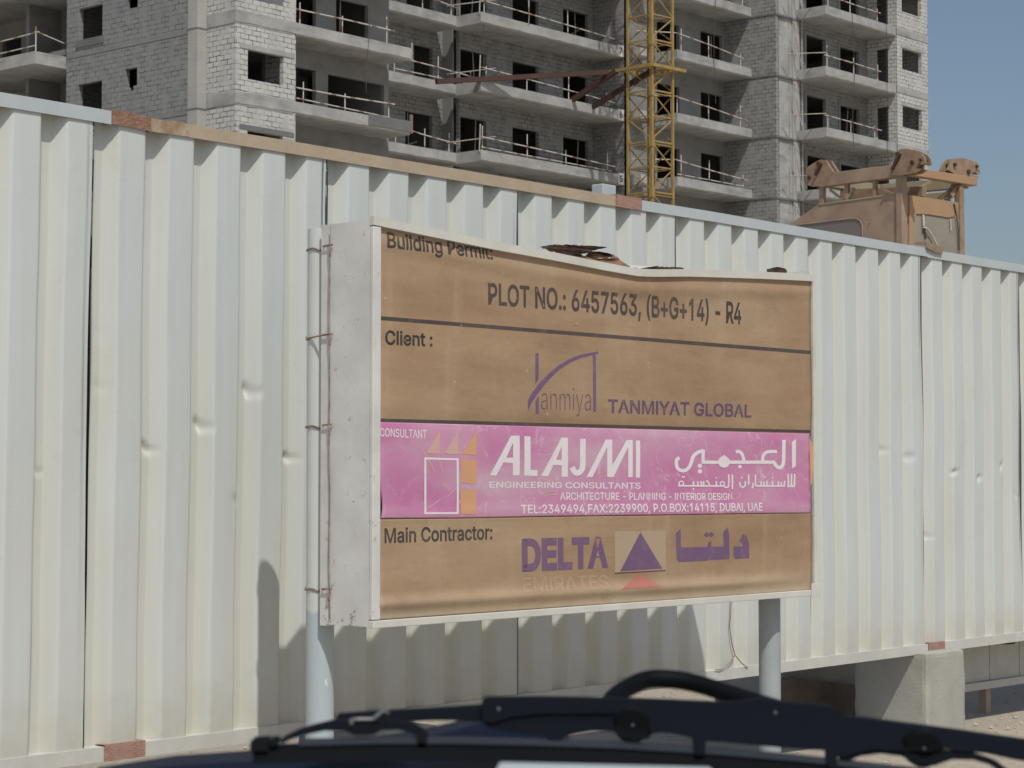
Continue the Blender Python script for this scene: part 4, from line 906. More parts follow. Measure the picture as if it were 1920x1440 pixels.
def slab_mesh(x0, x1, y0, y1, L, h=.5, seed=0):
    """a poured slab edge: slightly ragged lower arris, boards' marks"""
    mb = MB(); n = max(6, int((x1 - x0) / .35)); vs = []
    for i in range(n + 1):
        x = x0 + (x1 - x0) * i / n; r = .035 * noise.noise(Vector((x*1.7, L, seed))); r2 = .02 * noise.noise(Vector((x*2.5, L, seed + 9)))
        vs += [(x, y0, L - h + .07 + r), (x, y0 + r2 * .5, L + r2 * .4), (x, y1, L), (x, y1, L - h), (x, y0 + .10 + r2, L - h)]
    fs = []
    for i in range(n):
        a, b = 5*i, 5*i + 5
        for j in range(5): fs.append((a + j, b + j, b + (j+1) % 5, a + (j+1) % 5))
    fs += [(0,1,2,3,4), tuple(5*n + k for k in (4,3,2,1,0))]
    mb.add(vs, fs); return mb
RND = random.Random(11)
def railing(par, pts, L, h0, h1, lower=True, posts=3, mat='striped'):
    mb = MB(); a, b = Vector(pts[0]), Vector(pts[1]); j = lambda s=.05: RND.uniform(-s, s)
    mb.tube([(a.x, a.y, L + h0 + j()), ((a.x+b.x)/2, (a.y+b.y)/2, L + (h0+h1)/2 + j(.03)), (b.x, b.y, L + h1 + j())], .030, 6)
    if lower: mb.tube([(a.x + .1, a.y, L + .16 + j()), (b.x - .3, b.y, L + .12 + j(.03))], .026, 6)
    for k in range(posts):
        t = min(.97, max(.02, (k + .12 + RND.uniform(-.08, .08)) / max(1, posts - .7))); p = a + (b - a) * t; hh = RND.choice([.75, .9, 1.15])
        mb.tube([(p.x, p.y + .04, L - .02), (p.x + j(.02), p.y + .04, L + hh)], .027, 6)
    return mb.build('railing', M[mat], par)
# big balcony left of centre
yb2 = 63.7
mb = MB(); holes = []
for n in FL + [10]:
    L = LV[n]; holes.append((X2 + .1, XP(592, yb2, 150), L - .46, L + 1.85))
    if n == 6: holes.append((XP(630, yb2, 60), XP(690, yb2, 60), L - .2, L + 1.9))
    else: holes.append((XP(615, yb2, 150), XP(720, yb2, 150), L - .46, L + 1.82))
xe = XP(729, yb2, 150)
wall(mb, 'X', yb2, X2 - .2, xe, 0, TOP, .2, holes); wall(mb, 'Y', xe - .2, yb2 + .205, 67.8, 0, TOP, .19); mb.build('wall', M['plaster'], bld)
for n in FL:
    L = LV[n]; b_ = slab_mesh(X1 - .02, X3, yB - .02, yb2 + .02, L, .52, 1).build('balcony', M['slab'], bld)
    mb = MB(); mb.box(X1 - .012, X2 - .2, yB + .0, ysd - .01, L - .52, L - .002); mb.build('floor_edge', M['slab'], bld)
    if n in (4, 5, 6, 7): railing(b_, ((X2 + .05, yB + .12, 0), (XP(744, yB, 200), yB + .12, 0)), L, .62, .66, n == 5, 3)
    if n == 5:
        mb = MB(); mb.box(XP(690, yB, 220), X3 - .05, yB - .05, yB - .022, L - .40, L + .06); mb.build('shutter_board', M['dark_panel'], b_)
        mb = MB(); mb.box(X3 - .06, X3 + .08, yB - .06, yB + .02, L - .45, L + .35); mb.build('shutter_post', M['timber'], b_)
    if n == 6:
        mb = MB(); mb.tube([(X3 + .06, yB, L - .5), (X3 + .06, yB, L + .25)], .04, 6); mb.build('shutter_post', M['tube_grey'], b_)
# set-back balcony
yS3 = 66.2; yb3 = 67.8; x3a = xe + .02; x3b = XP(862, yS3, 160)
mb = MB(); holes = []
for n in FL + [10]:
    L = LV[n]; holes.append((XP(760 if n % 2 else 776, yb3, 200), XP(811, yb3, 200), L - .46, L + 1.93))
wall(mb, 'X', yb3, xe - .01, XP(866, 67, 150), 0, TOP, .2, holes); mb.build('wall', M['pale_grey_block'], bld)
for n in FL:
    L = LV[n]; b_ = slab_mesh(x3a, x3b, yS3, yb3 + .05, L, .5, 2).build('balcony', M['slab'], bld)
    railing(b_, ((XP(740, yS3, 150), yS3 + .1, 0), (XP(858, yS3, 150) + (1.6 if n == 6 else 0), yS3 + (.0 if n == 6 else .1), 0)), L, .78, .45, n == 6, 3)
# long balcony in the middle, with its alcove
yS4 = 64.66; yb4 = 66.6; x4a = XP(901.7, yS4, 150); x4b = XP(1171, 64.6, 150)
mb = MB(); holes = []
for n in FL + [10]:
    L = LV[n]
    holes += [(XP(863, yb4, 200), XP(912, yb4, 200), L - .46, L + 1.86), (XP(961, yb4, 200), XP(1010, yb4, 200), L + (.58 if n != 7 else -.4), L + 1.84), (XP(1056, yb4, 200), XP(1103, yb4, 200), L - .46, L + 1.84)]
wall(mb, 'X', yb4, XP(861, yb4, 200), x4b, 0, TOP, .2, holes); mb.build('wall', M['pale_grey_block'], bld)
mb = MB(); wall(mb, 'Y', x4b, 64.62, yb4 - .003, 0, TOP, .25); mb.build('wall', M['pale_grey_block'], bld)
for n in FL:
    L = LV[n]; b_ = slab_mesh(x4a, x4b - .004, yS4, yb4 + .05, L, .52, 3).build('balcony', M['slab'], bld)
    railing(b_, ((x4a + .05, yS4 + .1, 0), (x4b - .6, yS4 + .1, 0)), L, .62, .36, n in (5,), 4)
    mb = MB(); mb.tube([(x4a - .02, yS4 + .08, L - .1), (x4a + .05, yS4 + .08, L + RND.choice([1.2, 2.0]))], .035, 6); mb.tube([(x4a - .4, yb4 - .2, L + .45), (x4a + 1.1, yS4 + .05, L + .74)], .026, 6); mb.build('scaffold_tube', M['tube_grey'], b_)
    if n in (5, 6, 7):                                               # the storey number on the slab end
        x0, x1 = x4b - .50, x4b - .02
        mb = MB(); mb.box(x0, x1, yS4 - .035, yS4 - .012, L - .50, L + .06); pl = mb.build('floor_number_plate', M['plate'], b_)
        vs, fs = glyph_mesh(str(n), .02); xs = [v.x for v in vs]; ys = [v.y for v in vs]; sc_ = .34 / (max(ys) - min(ys))
        mb = MB(); mb.add([((x0+x1)/2 + (v.x - (max(xs)+min(xs))/2) * sc_, yS4 - .040, L - .39 + (v.y - min(ys)) * sc_) for v in vs], fs); mb.build('digit', M['digit'], pl, recalc=False)
# right of the mast
yS5 = 62.9; yb5 = 64.62; x5a = XP(1270, yS5, 225); yP = 61.4; xW = XP(1455, yP, 250)
mb = MB(); holes = []
for n in FL + [10]:
    L = LV[n]; holes += [(XP(1232, yb5, 200), XP(1274, yb5, 200), L - .46, L + 1.84), (XP(1314, yb5, 200), XP(1355, yb5, 200), L - .46, L + 1.9)]
wall(mb, 'X', yb5, x4b + .004, xW, 0, TOP, .2, holes); mb.build('wall', M['plaster'], bld)
mb = MB(); wall(mb, 'Y', xW, yP + .302, yb5 - .003, 0, TOP, .25); mb.build('wall', M['pale_grey_block'], bld)
for n in FL:
    L = LV[n]; b_ = slab_mesh(x5a, xW - .004, yS5, yb5 + .05, L, .52, 4).build('balcony', M['slab'], bld)
    railing(b_, ((x5a + .05, yS5 + .1, 0), (xW - .3, yS5 + .1, 0)), L, .85, .45, n in (4, 5), 3)
    mb = MB(); mb.tube([(x5a - 2.4, yb5 - .7, L + .7), (x5a + .05, yS5 + .1, L + .85)], .028, 6); mb.tube([(x5a - .25, yS5 + .2, L - .3), (x5a - .25, yS5 + .2, L + 1.1)], .03, 6); mb.build('railing', M['striped'], b_)
    b2 = slab_mesh(x4b + .26, x5a - .8, yS5 + .9, yb5 + .05, L, .5, 6).build('floor_edge', M['slab'], bld)
# concrete pier
xP2 = XP(1499, yP, 250); xg = XP(1463, yP, 250); xg2 = XP(1487, yP, 250)
mb = MB(); mb.box(xW + .25, xg, yP + .085, yP + .6, 0, TOP); mb.build('wall', M['dark_panel'], bld)
mb = MB(); mb.box(xg, xg2, yP + .06, yP + .6, 0, TOP); mb.build('column', M['slab'], bld)
mb = MB(); mb.box(xg2 + .002, xP2, yP - .02, yP + .6, 0, TOP); mb.build('column', M['column'], bld)
mb = MB(); mb.box(xW, xW + .248, yP - .001, yP + .3, 0, TOP); mb.build('column', M['pale_grey_block'], bld)
for n in FL + [10]:
    mb = MB(); mb.box(xW - .03, xP2 + .02, yP - .05, yP + .61, LV[n] - .58, LV[n] - .48); mb.box(xW - .04, xW - .002, yP + .3, yb5 - .01, LV[n] - .55, LV[n] - .47); mb.build('floor_edge', M['dark_panel'], bld)
mb = MB(); mb.tube([(xP2 + .12, yP - .1, 0), (xP2 + .12, yP - .1, TOP)], .045, 6); mb.build('drain_pipe', M['tube_grey'], bld)
# right balcony and right bay
yS6 = 59.6; yb6 = 61.42; x6a = XP(1548, yS6, 120); x6b = XP(1680, yS6, 120); x6c = XP(1740, yS6, 120)
mb = MB(); holes = []
for n in FL + [10]:
    L = LV[n]; holes += [(XP(1511, yb6, 100), XP(1548, yb6, 100), L - .46, L + 2.05), (XP(1574, yb6, 100), XP(1611, yb6, 100), L + .35, L + 1.95)]
wall(mb, 'X', yb6, xP2 + .002, x6b, 0, TOP, .2, holes); mb.build('wall', M['pale_grey_block'], bld)
for n in FL + [10]:
    L = LV[n]; mb = MB()
    for (a, b) in ((1511, 1548), (1574, 1611)):
        mb = MB(); A, B = XP(a, yb6, 100), XP(b, yb6, 100); mb.box(A - .18, A - .005, yb6 - .05, yb6 - .004, L + .2, L + 2.2); mb.build('door_jamb', M['plaster'], bld)
        mb = MB(); mb.box(A - .004, B + .15, yb6 - .05, yb6 - .004, L + 2.06, L + 2.22); mb.build('lintel', M['plaster'], bld)
mb = MB(); holes = []
for n in FL + [10]: holes.append((YP(1665, x6b, 100), YP(1641, x6b, 100), LV[n] - .46, LV[n] + 2.12))
wall(mb, 'Y', x6b, yS6 + .225, yb6 - .003, 0, TOP, .22, holes); holes = []
for n in FL + [10]: holes.append((XP(1692, yS6, 100), XP(1728, yS6, 100), LV[n] + 1.0, LV[n] + 2.18))
wall(mb, 'X', yS6 + .02, x6b, x6c, 0, TOP, .2, holes); wall(mb, 'Y', x6c - .2, yS6 + .222, 74, 0, TOP, .195); mb.build('wall', M['white_block'], bld)
for n in FL:
    L = LV[n]; b_ = slab_mesh(x6a, x6c + .01, yS6 - .01, yS6 + .215, L, .50, 5)
    b_ = slab_mesh(x6a, x6b - .003, yS6 - .01, yb6 + .05, L, .52, 5).build('balcony', M['slab'], bld)
    mb = slab_mesh(x6b - .003, x6c + .012, yS6 - .005, yS6 + .018, L, .42, 8); mb.build('floor_edge', M['slab'], bld)
    mb = MB(); mb.box(XP(1690, yS6, 100), XP(1733, yS6, 100), yS6 - .004, yS6 + .019, L + 2.19, L + 2.36); mb.build('lintel', M['slab'], bld)
    mb = MB(); mb.box(xP2 + .3, x6a - .004, yS6 + 1.1, yb6, L - .50, L - .01); mb.build('floor_edge', M['slab'], bld)
    railing(b_, ((x6a + .1, yS6 + .12, 0), (XP(1655, yS6, 120), yS6 + .12, 0)), L, .62, .55, False, 3)
    mb = MB(); mb.tube([(x6a - 1.5, yb6 - .3, L + .6), (x6a + .2, yS6 + .1, L + .75)], .027, 6); mb.tube([(x6a - 1.0, yb6 - .6, L), (x6a - 1.0, yb6 - .6, L + 2.3)], .03, 6); mb.tube([(x6a - .2, yb6 - .5, L), (x6a - .75, yb6 - .35, L + 2.2)], .03, 6); mb.build('scaffold_tube', M['tube_grey'], b_)
mb = MB(); mb.tube([(XP(1663, yS6 - .1, 60), yS6 - .08, LV[3]), (XP(1663, yS6 - .1, 60), yS6 - .08, TOP)], .012, 5); mb.tube([(x6b - .02, yS6 - .05, LV[3]), (x6b - .02, yS6 - .05, TOP)], .015, 5); mb.build('plumb_line', M['dark_steel'], bld)
rp = random.Random(5)
for n in FL:
    L = LV[n]
    for (p0, p1, Y_) in ((615, 720, yb2), (863, 912, yb4), (1056, 1103, yb4), (1314, 1355, yb5), (760, 811, yb3), (1574, 1611, yb6)):
        if rp.random() < .62:
            x_ = XP(rp.uniform(p0 + 8, p1 - 6), Y_, 200); mb = MB(); dx_ = rp.uniform(-.25, .25)
            mb.tube([(x_, Y_ + .5, L - .3), (x_ + dx_, Y_ + .45, L + 2.2)], .03, 6)
            if rp.random() < .5: mb.tube([(x_ - .5, Y_ + .6, L + rp.uniform(.3, 1)), (x_ + .6, Y_ + .55, L + rp.uniform(.4, 1.4))], .03, 6)
            mb.build('prop', M['tube_grey'], bld)
for (px_, Y_, n0) in ((690, yB - .03, 7), (990, yS4 - .06, 8), (1340, yS5 - .05, 8), (1600, yS6 - .04, 8), (905, yS4 + .2, 7)):
    x_ = XP(px_, Y_, 100); mb = MB(); pts = [(x_ + .10 * math.sin(k * 1.3 + px_), Y_ - .02 * math.sin(k), LV[n0] - k * 1.1) for k in range(rp.randint(4, 8))]
    mb.tube(pts, .014, 5); mb.build('hanging_cable', M['dark_steel'], bld)
# floors and the plain rear that keep the rooms dark
for n in list(range(1, 11)):
    L = LV[n] if n < 10 else TOP + .45; mb = MB()
    mb.box(X1 + .25, X2 - .22, 63.2, 64.4, L - .45, L - .2); mb.box(XC + .3, X2 - .22, 64.41, 90, L - .45, L - .2); mb.box(X2 - .2, xe - .25, yb2 + .22, 75, L - .45, L - .2); mb.box(xe - .24, x4b - .01, yb4 + 1.5, 75, L - .45, L - .2)
    mb.box(x4b + .3, xW, yb5 + .25, 75, L - .45, L - .2); mb.box(xW + .01, x6b, yb6 + .25, 75, L - .45, L - .2); mb.box(x6b + .23, x6c - .21, yS6 + .23, 75, L - .45, L - .2)
    mb.build('floor_slab', M['inside'], bld)
mb = MB(); mb.box(XC + .3, X2 - .3, 66.8, 67.0, 0, TOP); mb.box(X2 - .28, xe - .22, 68.5, 68.7, 0, TOP); mb.box(xe - .21, x6c - .21, 71.5, 71.7, 0, TOP); mb.box(XC + 5, XC + 5.2, 67.0, 95, 0, TOP)
for x in (X2 + 3, x4a + .8, x4a + 4.9, x4b + 2.9, x6a - .4): mb.box(x, x + .15, 67.2 if x < x4b else 65, 71.4, 0, TOP)
mb.build('partition', M['inside'], bld)
mb = MB(); mb.box(XC + .3, x6c, 75.1, 75.3, 0, TOP); mb.build('wall', M['plaster'], bld)

# ------------------------------------------------------------------ tower crane mast
Zm = 100.0; cpt = EYE + ray(1222, 200) * Zm; TH = math.radians(-4); AW = 1.50
mx, my = cpt.x, cpt.y
ua = Vector((math.cos(TH), math.sin(TH), 0)); ub = Vector((-math.sin(TH), math.cos(TH), 0))
mast = thing('tower_crane_mast', (mx, my, 0), 'yellow lattice tower crane mast standing in front of the grey building', 'crane mast')
c00 = Vector((mx, my, 0)); legs = [c00, c00 + ua * AW, c00 + ua * AW + ub * AW, c00 + ub * AW]
for i, l in enumerate(legs):
    mb = MB(); r = .135 if i == 0 else .11; mb.bar(l, l + Vector((0, 0, 32)), r, r, ua); mb.build('leg', M['yellow'], mast)
h = 1.2; zc = at(1222, 73, my).z                     # a gusset node of the near leg
nodes0 = zc - 2.4 * math.floor(zc / 2.4)
for fi, (a, b) in enumerate(((0, 1), (0, 3), (1, 2), (3, 2))):
    mb = MB(); A, B = legs[a], legs[b]; z = nodes0
    while z < 31:
        zz = Vector((0, 0, z)); up = Vector((0, 0, 1.2)); dn = Vector((0, 0, 2.4))
        mb.bar(A + zz, B + zz, .055, .075)
        if fi < 2: mb.bar(A + zz + Vector((0,0,-.14)), B + zz + Vector((0,0,-.14)), .04, .04)
        mb.bar(A + zz + up, B + zz + up, .05, .06)
        mb.bar(A + zz + Vector((0,0,.08)), B + zz + up - Vector((0,0,.04)), .05, .05); mb.bar(B + zz + up + Vector((0,0,.04)), A + zz + dn - Vector((0,0,.1)), .05, .05)
        z += 2.4
    mb.build('bracing', M['yellow'] if fi < 2 else M['yellow_dark'], mast)
mb = MB(); z = nodes0
while z < 31:
    mb.box(mx - .095, mx + .095, my - .095, my + .095, z - .28, z + .22); z += 2.4
mb.build('gusset', M['yellow'], mast)
mb = MB(); z = nodes0
while z < 31:
    mb.bar(legs[1] + Vector((0,0,z + 1.2)), legs[3] + Vector((0,0,z + 1.2)), .05, .05); mb.bar(legs[0] + Vector((0,0,z)), legs[2] + Vector((0,0,z)), .05, .05); z += 2.4
mb.build('cross_tie', M['yellow_dark'], mast)
mb = MB(); lc = c00 + ua * .85 + ub * .75                                        # ladder inside
for d in (-.2, .2): mb.bar(lc + ua * d, lc + ua * d + Vector((0,0,31)), .04, .04, ua)
z = 1
while z < 30: mb.bar(lc - ua * .2 + Vector((0,0,z)), lc + ua * .2 + Vector((0,0,z)), .025, .025); z += .3
mb.build('ladder', M['yellow_dark'], mast)
zk = at(1222, 123, my).z; K0 = c00 - ua * .22 - ub * .22 + Vector((0,0,zk)); s_ = AW + .44; mb = MB()
for p, d, e0, e1 in ((K0, ua, .0, .45), (K0, ub, 0, .9), (K0 + ub * s_, ua, 0, 0), (K0 + ua * s_, ub, 0, 0)): mb.bar(p - d * e0, p + d * (s_ + e1), .16, .15)
mb.build('collar', M['yellow'], mast)
T1 = at(818, 153, 65.4); s0 = K0 + ub * (s_ + .8)
mb = MB(); mb.bar(s0, T1, .20, .22); mb.build('tie_beam', M['tie_brown'], mast)
for (p0, q) in ((K0 + ub * (s_ + .3), at(1056, 199, 65.3)), (K0 + ua * .5 + ub * .3 + Vector((0,0,-.12)), at(1104, 205, 65.0))):
    mb = MB(); mb.bar(p0, q, .20, .22); mb.build('tie_beam', M['tie_brown'], mast)

# ------------------------------------------------------------------ brown machine behind the fence
Zq = 30.0; mc = EYE + ray(1690, 400) * Zq
dB = (RGT * 1.0675 + Vector((cf, sf, 0))); dB.z = 0; dB.normalize(); dA = Vector((-dB.y, dB.x, 0))
mz = Vector((mc.x, mc.y, 0))
mach = thing('construction_machine', mz, 'sandy brown machine cab with a lug frame on top, rising behind the fence', 'construction machine')
def onA(px, py, d=0.0):           # on the left face (shifted d outwards)
    o = mz - dB * d; n = dB; r = ray(px, py); t = (o - EYE).dot(n) / r.dot(n); return EYE + r * t
def onB(px, py, d=0.0):           # on the right face
    o = mz - dA * d; n = dA; r = ray(px, py); t = (o - EYE).dot(n) / r.dot(n); return EYE + r * t
zz = lambda px, py: onA(px, py).z
PA = [onA(1690, 363), onA(1533, 384), onA(1487, 416), onA(1440, 452), onA(1440, 560), onA(1690, 560)]
for p in PA[4:]: p.z = .9
mb = MB(); mb.prism(PA, dB * 1.46); body = mb.build('body', M['mach'], mach, bevel=.02)
mb = MB(); mb.obox(mz + dB * .1 + dA * .1, dB * 1.3, dA * 2.2, (0, 0, .9)); mb.build('chassis', M['dark_steel'], mach)
W_ = [onA(1500, 421.5, .006), onA(1560, 414, .006), onA(1598, 409.5, .006), onA(1607, 410, .006), onA(1614, 414, .006), onA(1617.5, 422, .006), onA(1619, 470, .006), onA(1490, 470, .006), onA(1480, 428, .006)]
mb = MB(); mb.prism(W_, dB * -.008); wd = mb.build('window', M['mach_glass'], mach)
mb = MB(); fr = W_[:7]
mb.tube([p - dB * .012 for p in fr], .010, 6); mb.build('window_frame', M['mach'], wd)
mb = MB(); mb.tube([onA(1536, 384.5, .0) + Vector((0,0,.005)), onA(1689, 363.5, .0) + Vector((0,0,.005))], .012, 6); mb.tube([onA(1629,417,.01), onA(1630,418,.01)], .012, 6); mb.build('seam', M['mach_cream'], body)
# right face
PB = [onB(1704, 366, .004), onB(1790, 379, .004), onB(1791, 398, .004), onB(1786, 406, .004), onB(1776, 408, .004), onB(1740, 402, .004), onB(1716, 401, .004), onB(1712, 420, .004), onB(1710, 560, .004), onB(1700, 560, .004)]
mb = MB(); mb.prism(PB, dA * -.02); mb.build('end_panel', M['mach_orange'], mach)
PB = [onB(1712, 402, .001), onB(1800, 410, .001), onB(1800, 560, .001), onB(1712, 560, .001)]
mb = MB(); mb.prism(PB, dA * -.006); mb.build('end_panel', M['mach_grey'], mach)
mb = MB(); mb.tube([onB(1731, 403, .03), onB(1732, 424, .04)], .018, 6); mb.tube([onB(*q, .05) for q in ((1731,426),(1738,428),(1746,438),(1752,450),(1759,463))], .014, 6); mb.tube([onB(1782, 410, .03), onB(1783, 432, .03)], .010, 6); mb.build('cable', M['white_cable'], mach)
mb = MB(); mb.tube([onB(*q, .04) for q in ((1789,382),(1793,400),(1797,430),(1798,470))], .010, 6); mb.tube([onB(1733, 424, .03), onB(1736, 448, .03)], .012, 6); mb.build('cable', M['dark_steel'], mach)
# posts
zt_ = onA(1690, 326).z
mb = MB(); mb.obox(mz - dB * .03 - dA * .03, dB * .13, dA * .10, (0, 0, zt_)); mb.build('post', M['mach'], mach, bevel=.006)
pr = onB(1797, 400); mb = MB(); q = Vector((pr.x, pr.y, 0)); mb.obox(q - dA * .03, dB * .11, dA * .10, (0, 0, onB(1797, 346).z)); mb.build('post', M['mach_rust'], mach, bevel=.006)
# roof frame
b0, b1 = onA(1550, 336), onA(1700, 320)
def beamA(p, q, hh, ww, mat, nm='frame_beam'):
    mb = MB(); mb.bar(p, q, ww, hh); return mb.build(nm, M[mat], mach, bevel=.008)
zbm = onA(1690, 319).z
P0 = Vector((mz.x, mz.y, zbm)) + dB * .05; Pl = Vector((onA(1535, 330).x, onA(1535, 330).y, zbm - .0)) + dB * .05
beamA(Pl, P0, .185, .14, 'mach')
wB = (Vector((onB(1822, 330).x, onB(1822, 330).y, 0)) - mz).length
P1 = P0 + dB * (wB - .0); P1.z = zbm; beamA(P0 + dB * .07, P1, .12, .13, 'mach_orange')
P2 = Pl + dB * 1.40; beamA(P2, P2 + (P1 - P2) * .93, .16, .13, 'mach_cream')
beamA(Pl + dB * .07, P2 - dB * .07, .15, .13, 'mach_cream')
zlow = onA(1690, 352).z
beamA(Vector((P2.x, P2.y, zlow + .06)), Vector((P1.x, P1.y, zlow + .06)) + dA * .35 - dB * .1, .15, .08, 'mach_cream')
for px_, w2 in ((1542, .075), (1588, .06), (1640, .05)):
    p = onA(px_, 380); q = Vector((p.x, p.y, 0)); mb = MB(); mb.obox(q + dB * .02 + Vector((0,0,zz(px_, 385) - .1)), dB * .06, dA * w2, (0, 0, zbm - zz(px_, 385) + .06)); mb.build('strut', M['mach'], mach)
mb = MB(); mb.bar(onA(1552, 355) + dB*.05, onA(1579, 376) + dB*.05, .03, .03); mb.bar(onA(1597, 352) + dB*.05, onA(1583, 378) + dB*.05, .05, .04)
mb.bar(onA(1625, 352) + dB * .4, onA(1660, 366) + dB * .4, .03, .03); mb.bar(onB(1708, 360, -.4), onB(1745, 341, -.4), .03, .03); mb.bar(onB(1760, 372, -.1), onB(1790, 350, -.1), .03, .03); mb.bar(onB(1765, 374, -.1), onB(1796, 366, -.1), .025, .025); mb.build('strut', M['mach_cream'], mach)
mb = MB(); mb.bar(onB(1782, 368, -.05), onB(1796, 345, -.05), .05, .08); mb.bar(Pl + dB*.5 - Vector((0,0,.15)), P0 + dB*.5 - dA*.0 - Vector((0,0,.25)), .10, .14); mb.build('bracket', M['mach_rust'], mach)
# lugs: pairs of rounded plates with a pin and a bitten outline
def lug(cpx, cpy, poly, holes, face, mat, ext, dshift=0.0):
    mb = MB(); P = [face(*p, dshift) for p in poly]; mb.prism(P, ext * .035); mb.prism([p + ext * .13 for p in P], ext * .035)
    mid = [p + ext * .05 for p in P]; cen = sum(mid, Vector()) / len(mid); mb.prism([cen + (p - cen) * .82 for p in mid], ext * .06)
    lg = mb.build('lug', M[mat], mach, bevel=.006)
    for hx, hy, r in holes:
        c = face(hx, hy, dshift); mb = MB(); mb.tube([c - ext * .03, c + ext * .2], r, 12); mb.build('pin', M['rust_dark'], lg)
lug(0, 0, [(1512,346),(1510,328),(1514,313),(1522,308),(1530,303),(1538,299),(1548,300),(1554,310),(1562,322),(1557,330),(1556,346),(1545,349),(1532,349),(1522,350)], [(1536,307,.035),(1518,333,.03)], onA, 'mach_rust', dB, .03)
lug(0, 0, [(1670,329),(1669,318),(1675,302),(1680,286),(1688,279),(1703,279),(1716,283),(1728,289),(1733,296),(1735,306),(1728,309),(1722,306),(1718,314),(1726,318),(1716,324),(1704,326),(1690,328)], [(1684,289,.03),(1711,305,.032),(1727,300,.022)], onA, 'mach_rust', dB, .10)
lug(0, 0, [(1778,318),(1784,304),(1790,297),(1806,296),(1820,300),(1831,304),(1836,312),(1838,325),(1833,328),(1828,322),(1822,326),(1830,331),(1836,331),(1823,346),(1812,346),(1800,333)], [(1789,309,.028),(1815,322,.032),(1830,312,.022)], onB, 'mach_rust', dA, .06)
mb = MB(); c_ = onA(1688, 288, .12); mb.tube([c_, onA(1672, 318, .12)], .022, 8); c_ = onA(1540, 306, .06); mb.tube([c_, onA(1528, 328, .06)], .022, 8); mb.build('lug_rod', M['rust_dark'], mach)

# ------------------------------------------------------------------ the car the photograph is taken from: wiper, cowl, dashboard
car = thing('car_front', (.95, .85, 0), 'dark front of the car at the windscreen, with its black wiper across the view', 'car')
def WD(px, py, d=0.0):            # the plane of the wiper, leaning like the windscreen
    D = 1.16 + (1400 - py) * .0009 + (px - 960) * .00006 + d; return atD(px, py, D)
DV = Vector((cf, sf, 0))
def wprism(poly, mat, name, par, d=0.0, th=.010, bev=.0018, smooth=False, k=5):
    pts = curve(poly + [poly[0]], k)[:-1] if smooth else poly
    mb = MB(); mb.prism([WD(x, y, d) for x, y in pts], DV * th); return mb.build(name, M[mat], par, bevel=bev)
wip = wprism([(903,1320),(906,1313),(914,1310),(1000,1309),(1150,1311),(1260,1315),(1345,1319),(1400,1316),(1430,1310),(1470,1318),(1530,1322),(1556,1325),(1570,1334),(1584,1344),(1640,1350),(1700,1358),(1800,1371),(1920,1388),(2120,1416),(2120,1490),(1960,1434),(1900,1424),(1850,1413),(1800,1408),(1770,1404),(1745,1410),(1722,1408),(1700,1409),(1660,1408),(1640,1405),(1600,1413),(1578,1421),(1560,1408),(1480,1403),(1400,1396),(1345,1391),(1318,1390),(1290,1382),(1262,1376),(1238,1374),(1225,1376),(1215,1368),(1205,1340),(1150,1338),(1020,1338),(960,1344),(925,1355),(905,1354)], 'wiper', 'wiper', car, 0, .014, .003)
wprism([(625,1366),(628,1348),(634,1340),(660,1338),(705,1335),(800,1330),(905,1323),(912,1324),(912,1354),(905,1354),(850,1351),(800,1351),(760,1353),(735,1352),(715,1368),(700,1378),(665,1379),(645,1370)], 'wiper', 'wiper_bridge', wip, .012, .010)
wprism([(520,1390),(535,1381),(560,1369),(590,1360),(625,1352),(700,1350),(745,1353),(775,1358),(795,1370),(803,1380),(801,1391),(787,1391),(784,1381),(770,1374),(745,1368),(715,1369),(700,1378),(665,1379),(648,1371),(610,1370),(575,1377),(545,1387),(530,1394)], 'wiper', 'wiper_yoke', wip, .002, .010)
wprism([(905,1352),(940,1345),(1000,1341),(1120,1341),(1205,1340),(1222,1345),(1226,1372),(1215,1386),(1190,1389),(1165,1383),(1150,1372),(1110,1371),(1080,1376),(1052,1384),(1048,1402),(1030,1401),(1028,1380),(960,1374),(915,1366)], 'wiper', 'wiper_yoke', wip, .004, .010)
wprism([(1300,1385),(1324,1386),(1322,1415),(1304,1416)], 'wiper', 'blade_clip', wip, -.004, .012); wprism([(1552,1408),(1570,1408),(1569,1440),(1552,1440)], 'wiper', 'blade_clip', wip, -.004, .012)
wprism([(780,1376),(802,1378),(800,1393),(785,1393)], 'rubber', 'blade_clip', wip, -.004, .010)
wprism([(505,1385),(521,1383),(523,1397),(508,1399)], 'rubber', 'blade_clip', wip, -.004, .010)
# pivots
for (px_, py_, r) in ((1186, 1360, .0105), (1733, 1404, .011)):
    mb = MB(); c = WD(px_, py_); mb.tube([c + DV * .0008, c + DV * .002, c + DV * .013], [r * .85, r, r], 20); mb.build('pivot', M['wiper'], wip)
    mb = MB(); mb.tube([c - DV * .0012, c + DV * .0012], [.0005, .0010], 8); mb.build('rivet', M['clip'], wip)
for (px_, py_) in ((935, 1330), (1454, 1337)):
    mb = MB(); c = WD(px_, py_); mb.tube([c - DV * .003, c + DV * .002], [.0005, .0012], 8); mb.build('rivet', M['clip'], wip)
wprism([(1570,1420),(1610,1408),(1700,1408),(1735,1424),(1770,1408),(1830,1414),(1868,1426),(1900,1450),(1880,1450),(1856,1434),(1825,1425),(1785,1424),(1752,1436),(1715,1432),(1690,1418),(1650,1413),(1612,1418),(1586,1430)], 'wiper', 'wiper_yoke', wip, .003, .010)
mb = MB(); pts = [WD(*q, .03) for q in curve([(1120,1345),(1150,1308),(1180,1288),(1215,1274),(1262,1274),(1310,1283),(1360,1299),(1420,1318),(1480,1335)], 5)]
mb.tube(pts, [.0050 + .0008 * min(1, i / 12) for i in range(len(pts))], 10); mb.build('wiper_arm', M['wiper'], wip)
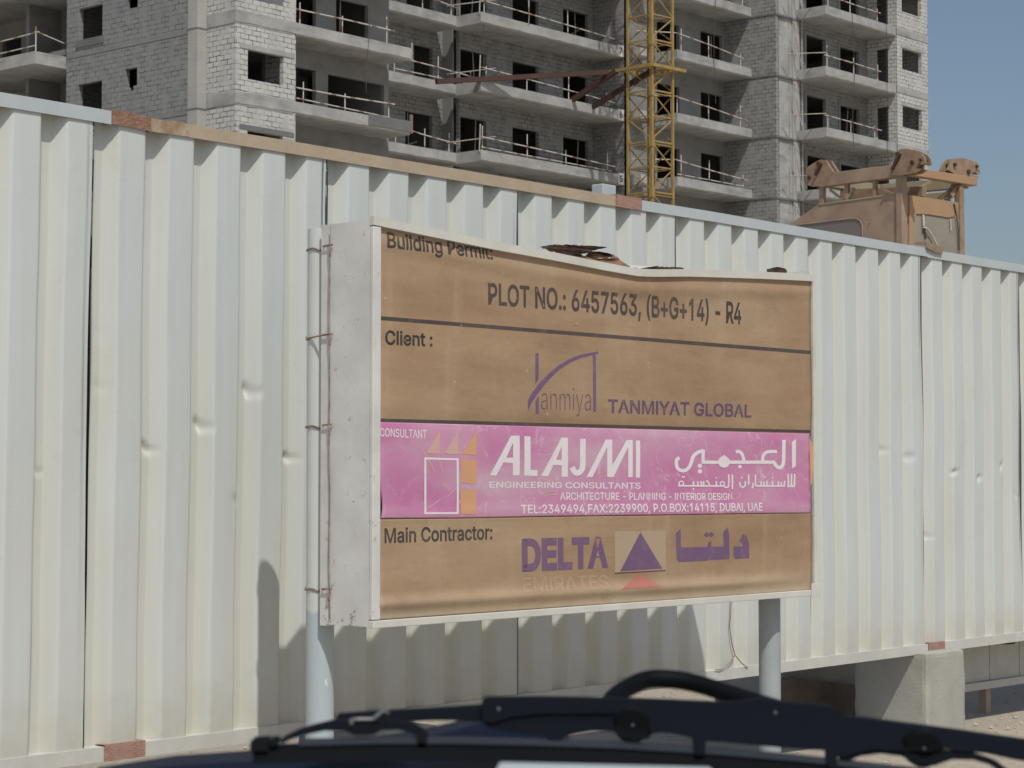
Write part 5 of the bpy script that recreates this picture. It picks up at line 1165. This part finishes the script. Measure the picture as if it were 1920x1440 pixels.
mb = MB(); mb.tube([WD(*q, -.004) for q in curve([(659,1356),(662,1350),(690,1349),(700,1348),(712,1338),(722,1333),(727,1336)], 4)], .0013, 6); mb.build('spring_clip', M['clip'], wip)
# blade: rubber and its steel strip
mb = MB(); up = [(474,1399),(560,1396),(700,1392),(850,1392),(1000,1395),(1150,1400),(1320,1410),(1500,1425),(1700,1447),(2050,1492)]
lo = [(x, y + 34 if x < 600 else y + 36) for x, y in up]; mb.prism([WD(*q, .006) for q in up] + [WD(*q, .006) for q in lo[::-1]], DV * .007); blade = mb.build('blade_rubber', M['rubber'], wip, bevel=.0012)
mb = MB(); s1 = [(x, y - 6) for x, y in up[1:]]; s2 = [(x, y + 3) for x, y in up[1:]]; mb.prism([WD(*q, .002) for q in s1] + [WD(*q, .002) for q in s2[::-1]], DV * .012); mb.build('steel_strip', M['steel_strip'], blade, bevel=.0008)
wprism([(470,1387),(502,1385),(503,1408),(468,1410)], 'rubber', 'blade_end', wip, -.002, .014)
# navy cowl behind the blade and dark dashboard edge under it
mb = MB(); P = [WD(*q, .10) for q in ((150,1462),(300,1438),(470,1426),(640,1408),(770,1388),(850,1370),(905,1355),(985,1352),(1040,1375),(1070,1392),(1080,1520),(150,1520))]
mb.prism(P, DV * .05); mb.build('cowl', M['navy'], car, bevel=.004)
mb = MB(); P = [WD(*q, -.05) for q in ((560,1462),(700,1441),(860,1430),(1010,1427),(1250,1440),(1500,1456),(2000,1490),(2100,1600),(400,1600))]
mb.prism(P, DV * -.12); mb.build('dashboard', M['rubber'], car, bevel=.003)
pp = thing('paper_sheet', WD(1100, 1436, -.06), 'pale sheet lying on the dashboard edge at the foot of the view', 'paper')
mb = MB(); P = [WD(*q, -.055 - .19) for q in ((860,1446),(938,1429.5),(1330,1438.5),(1440,1446))]
Q = [P[0] - DV * .05 + Vector((0,0,-.022)), P[1], P[2], P[3] - DV * .05 + Vector((0,0,-.022))]
mb.prism(Q, (0, 0, -.0015)); mb.build('sheet', M['paper'], pp)
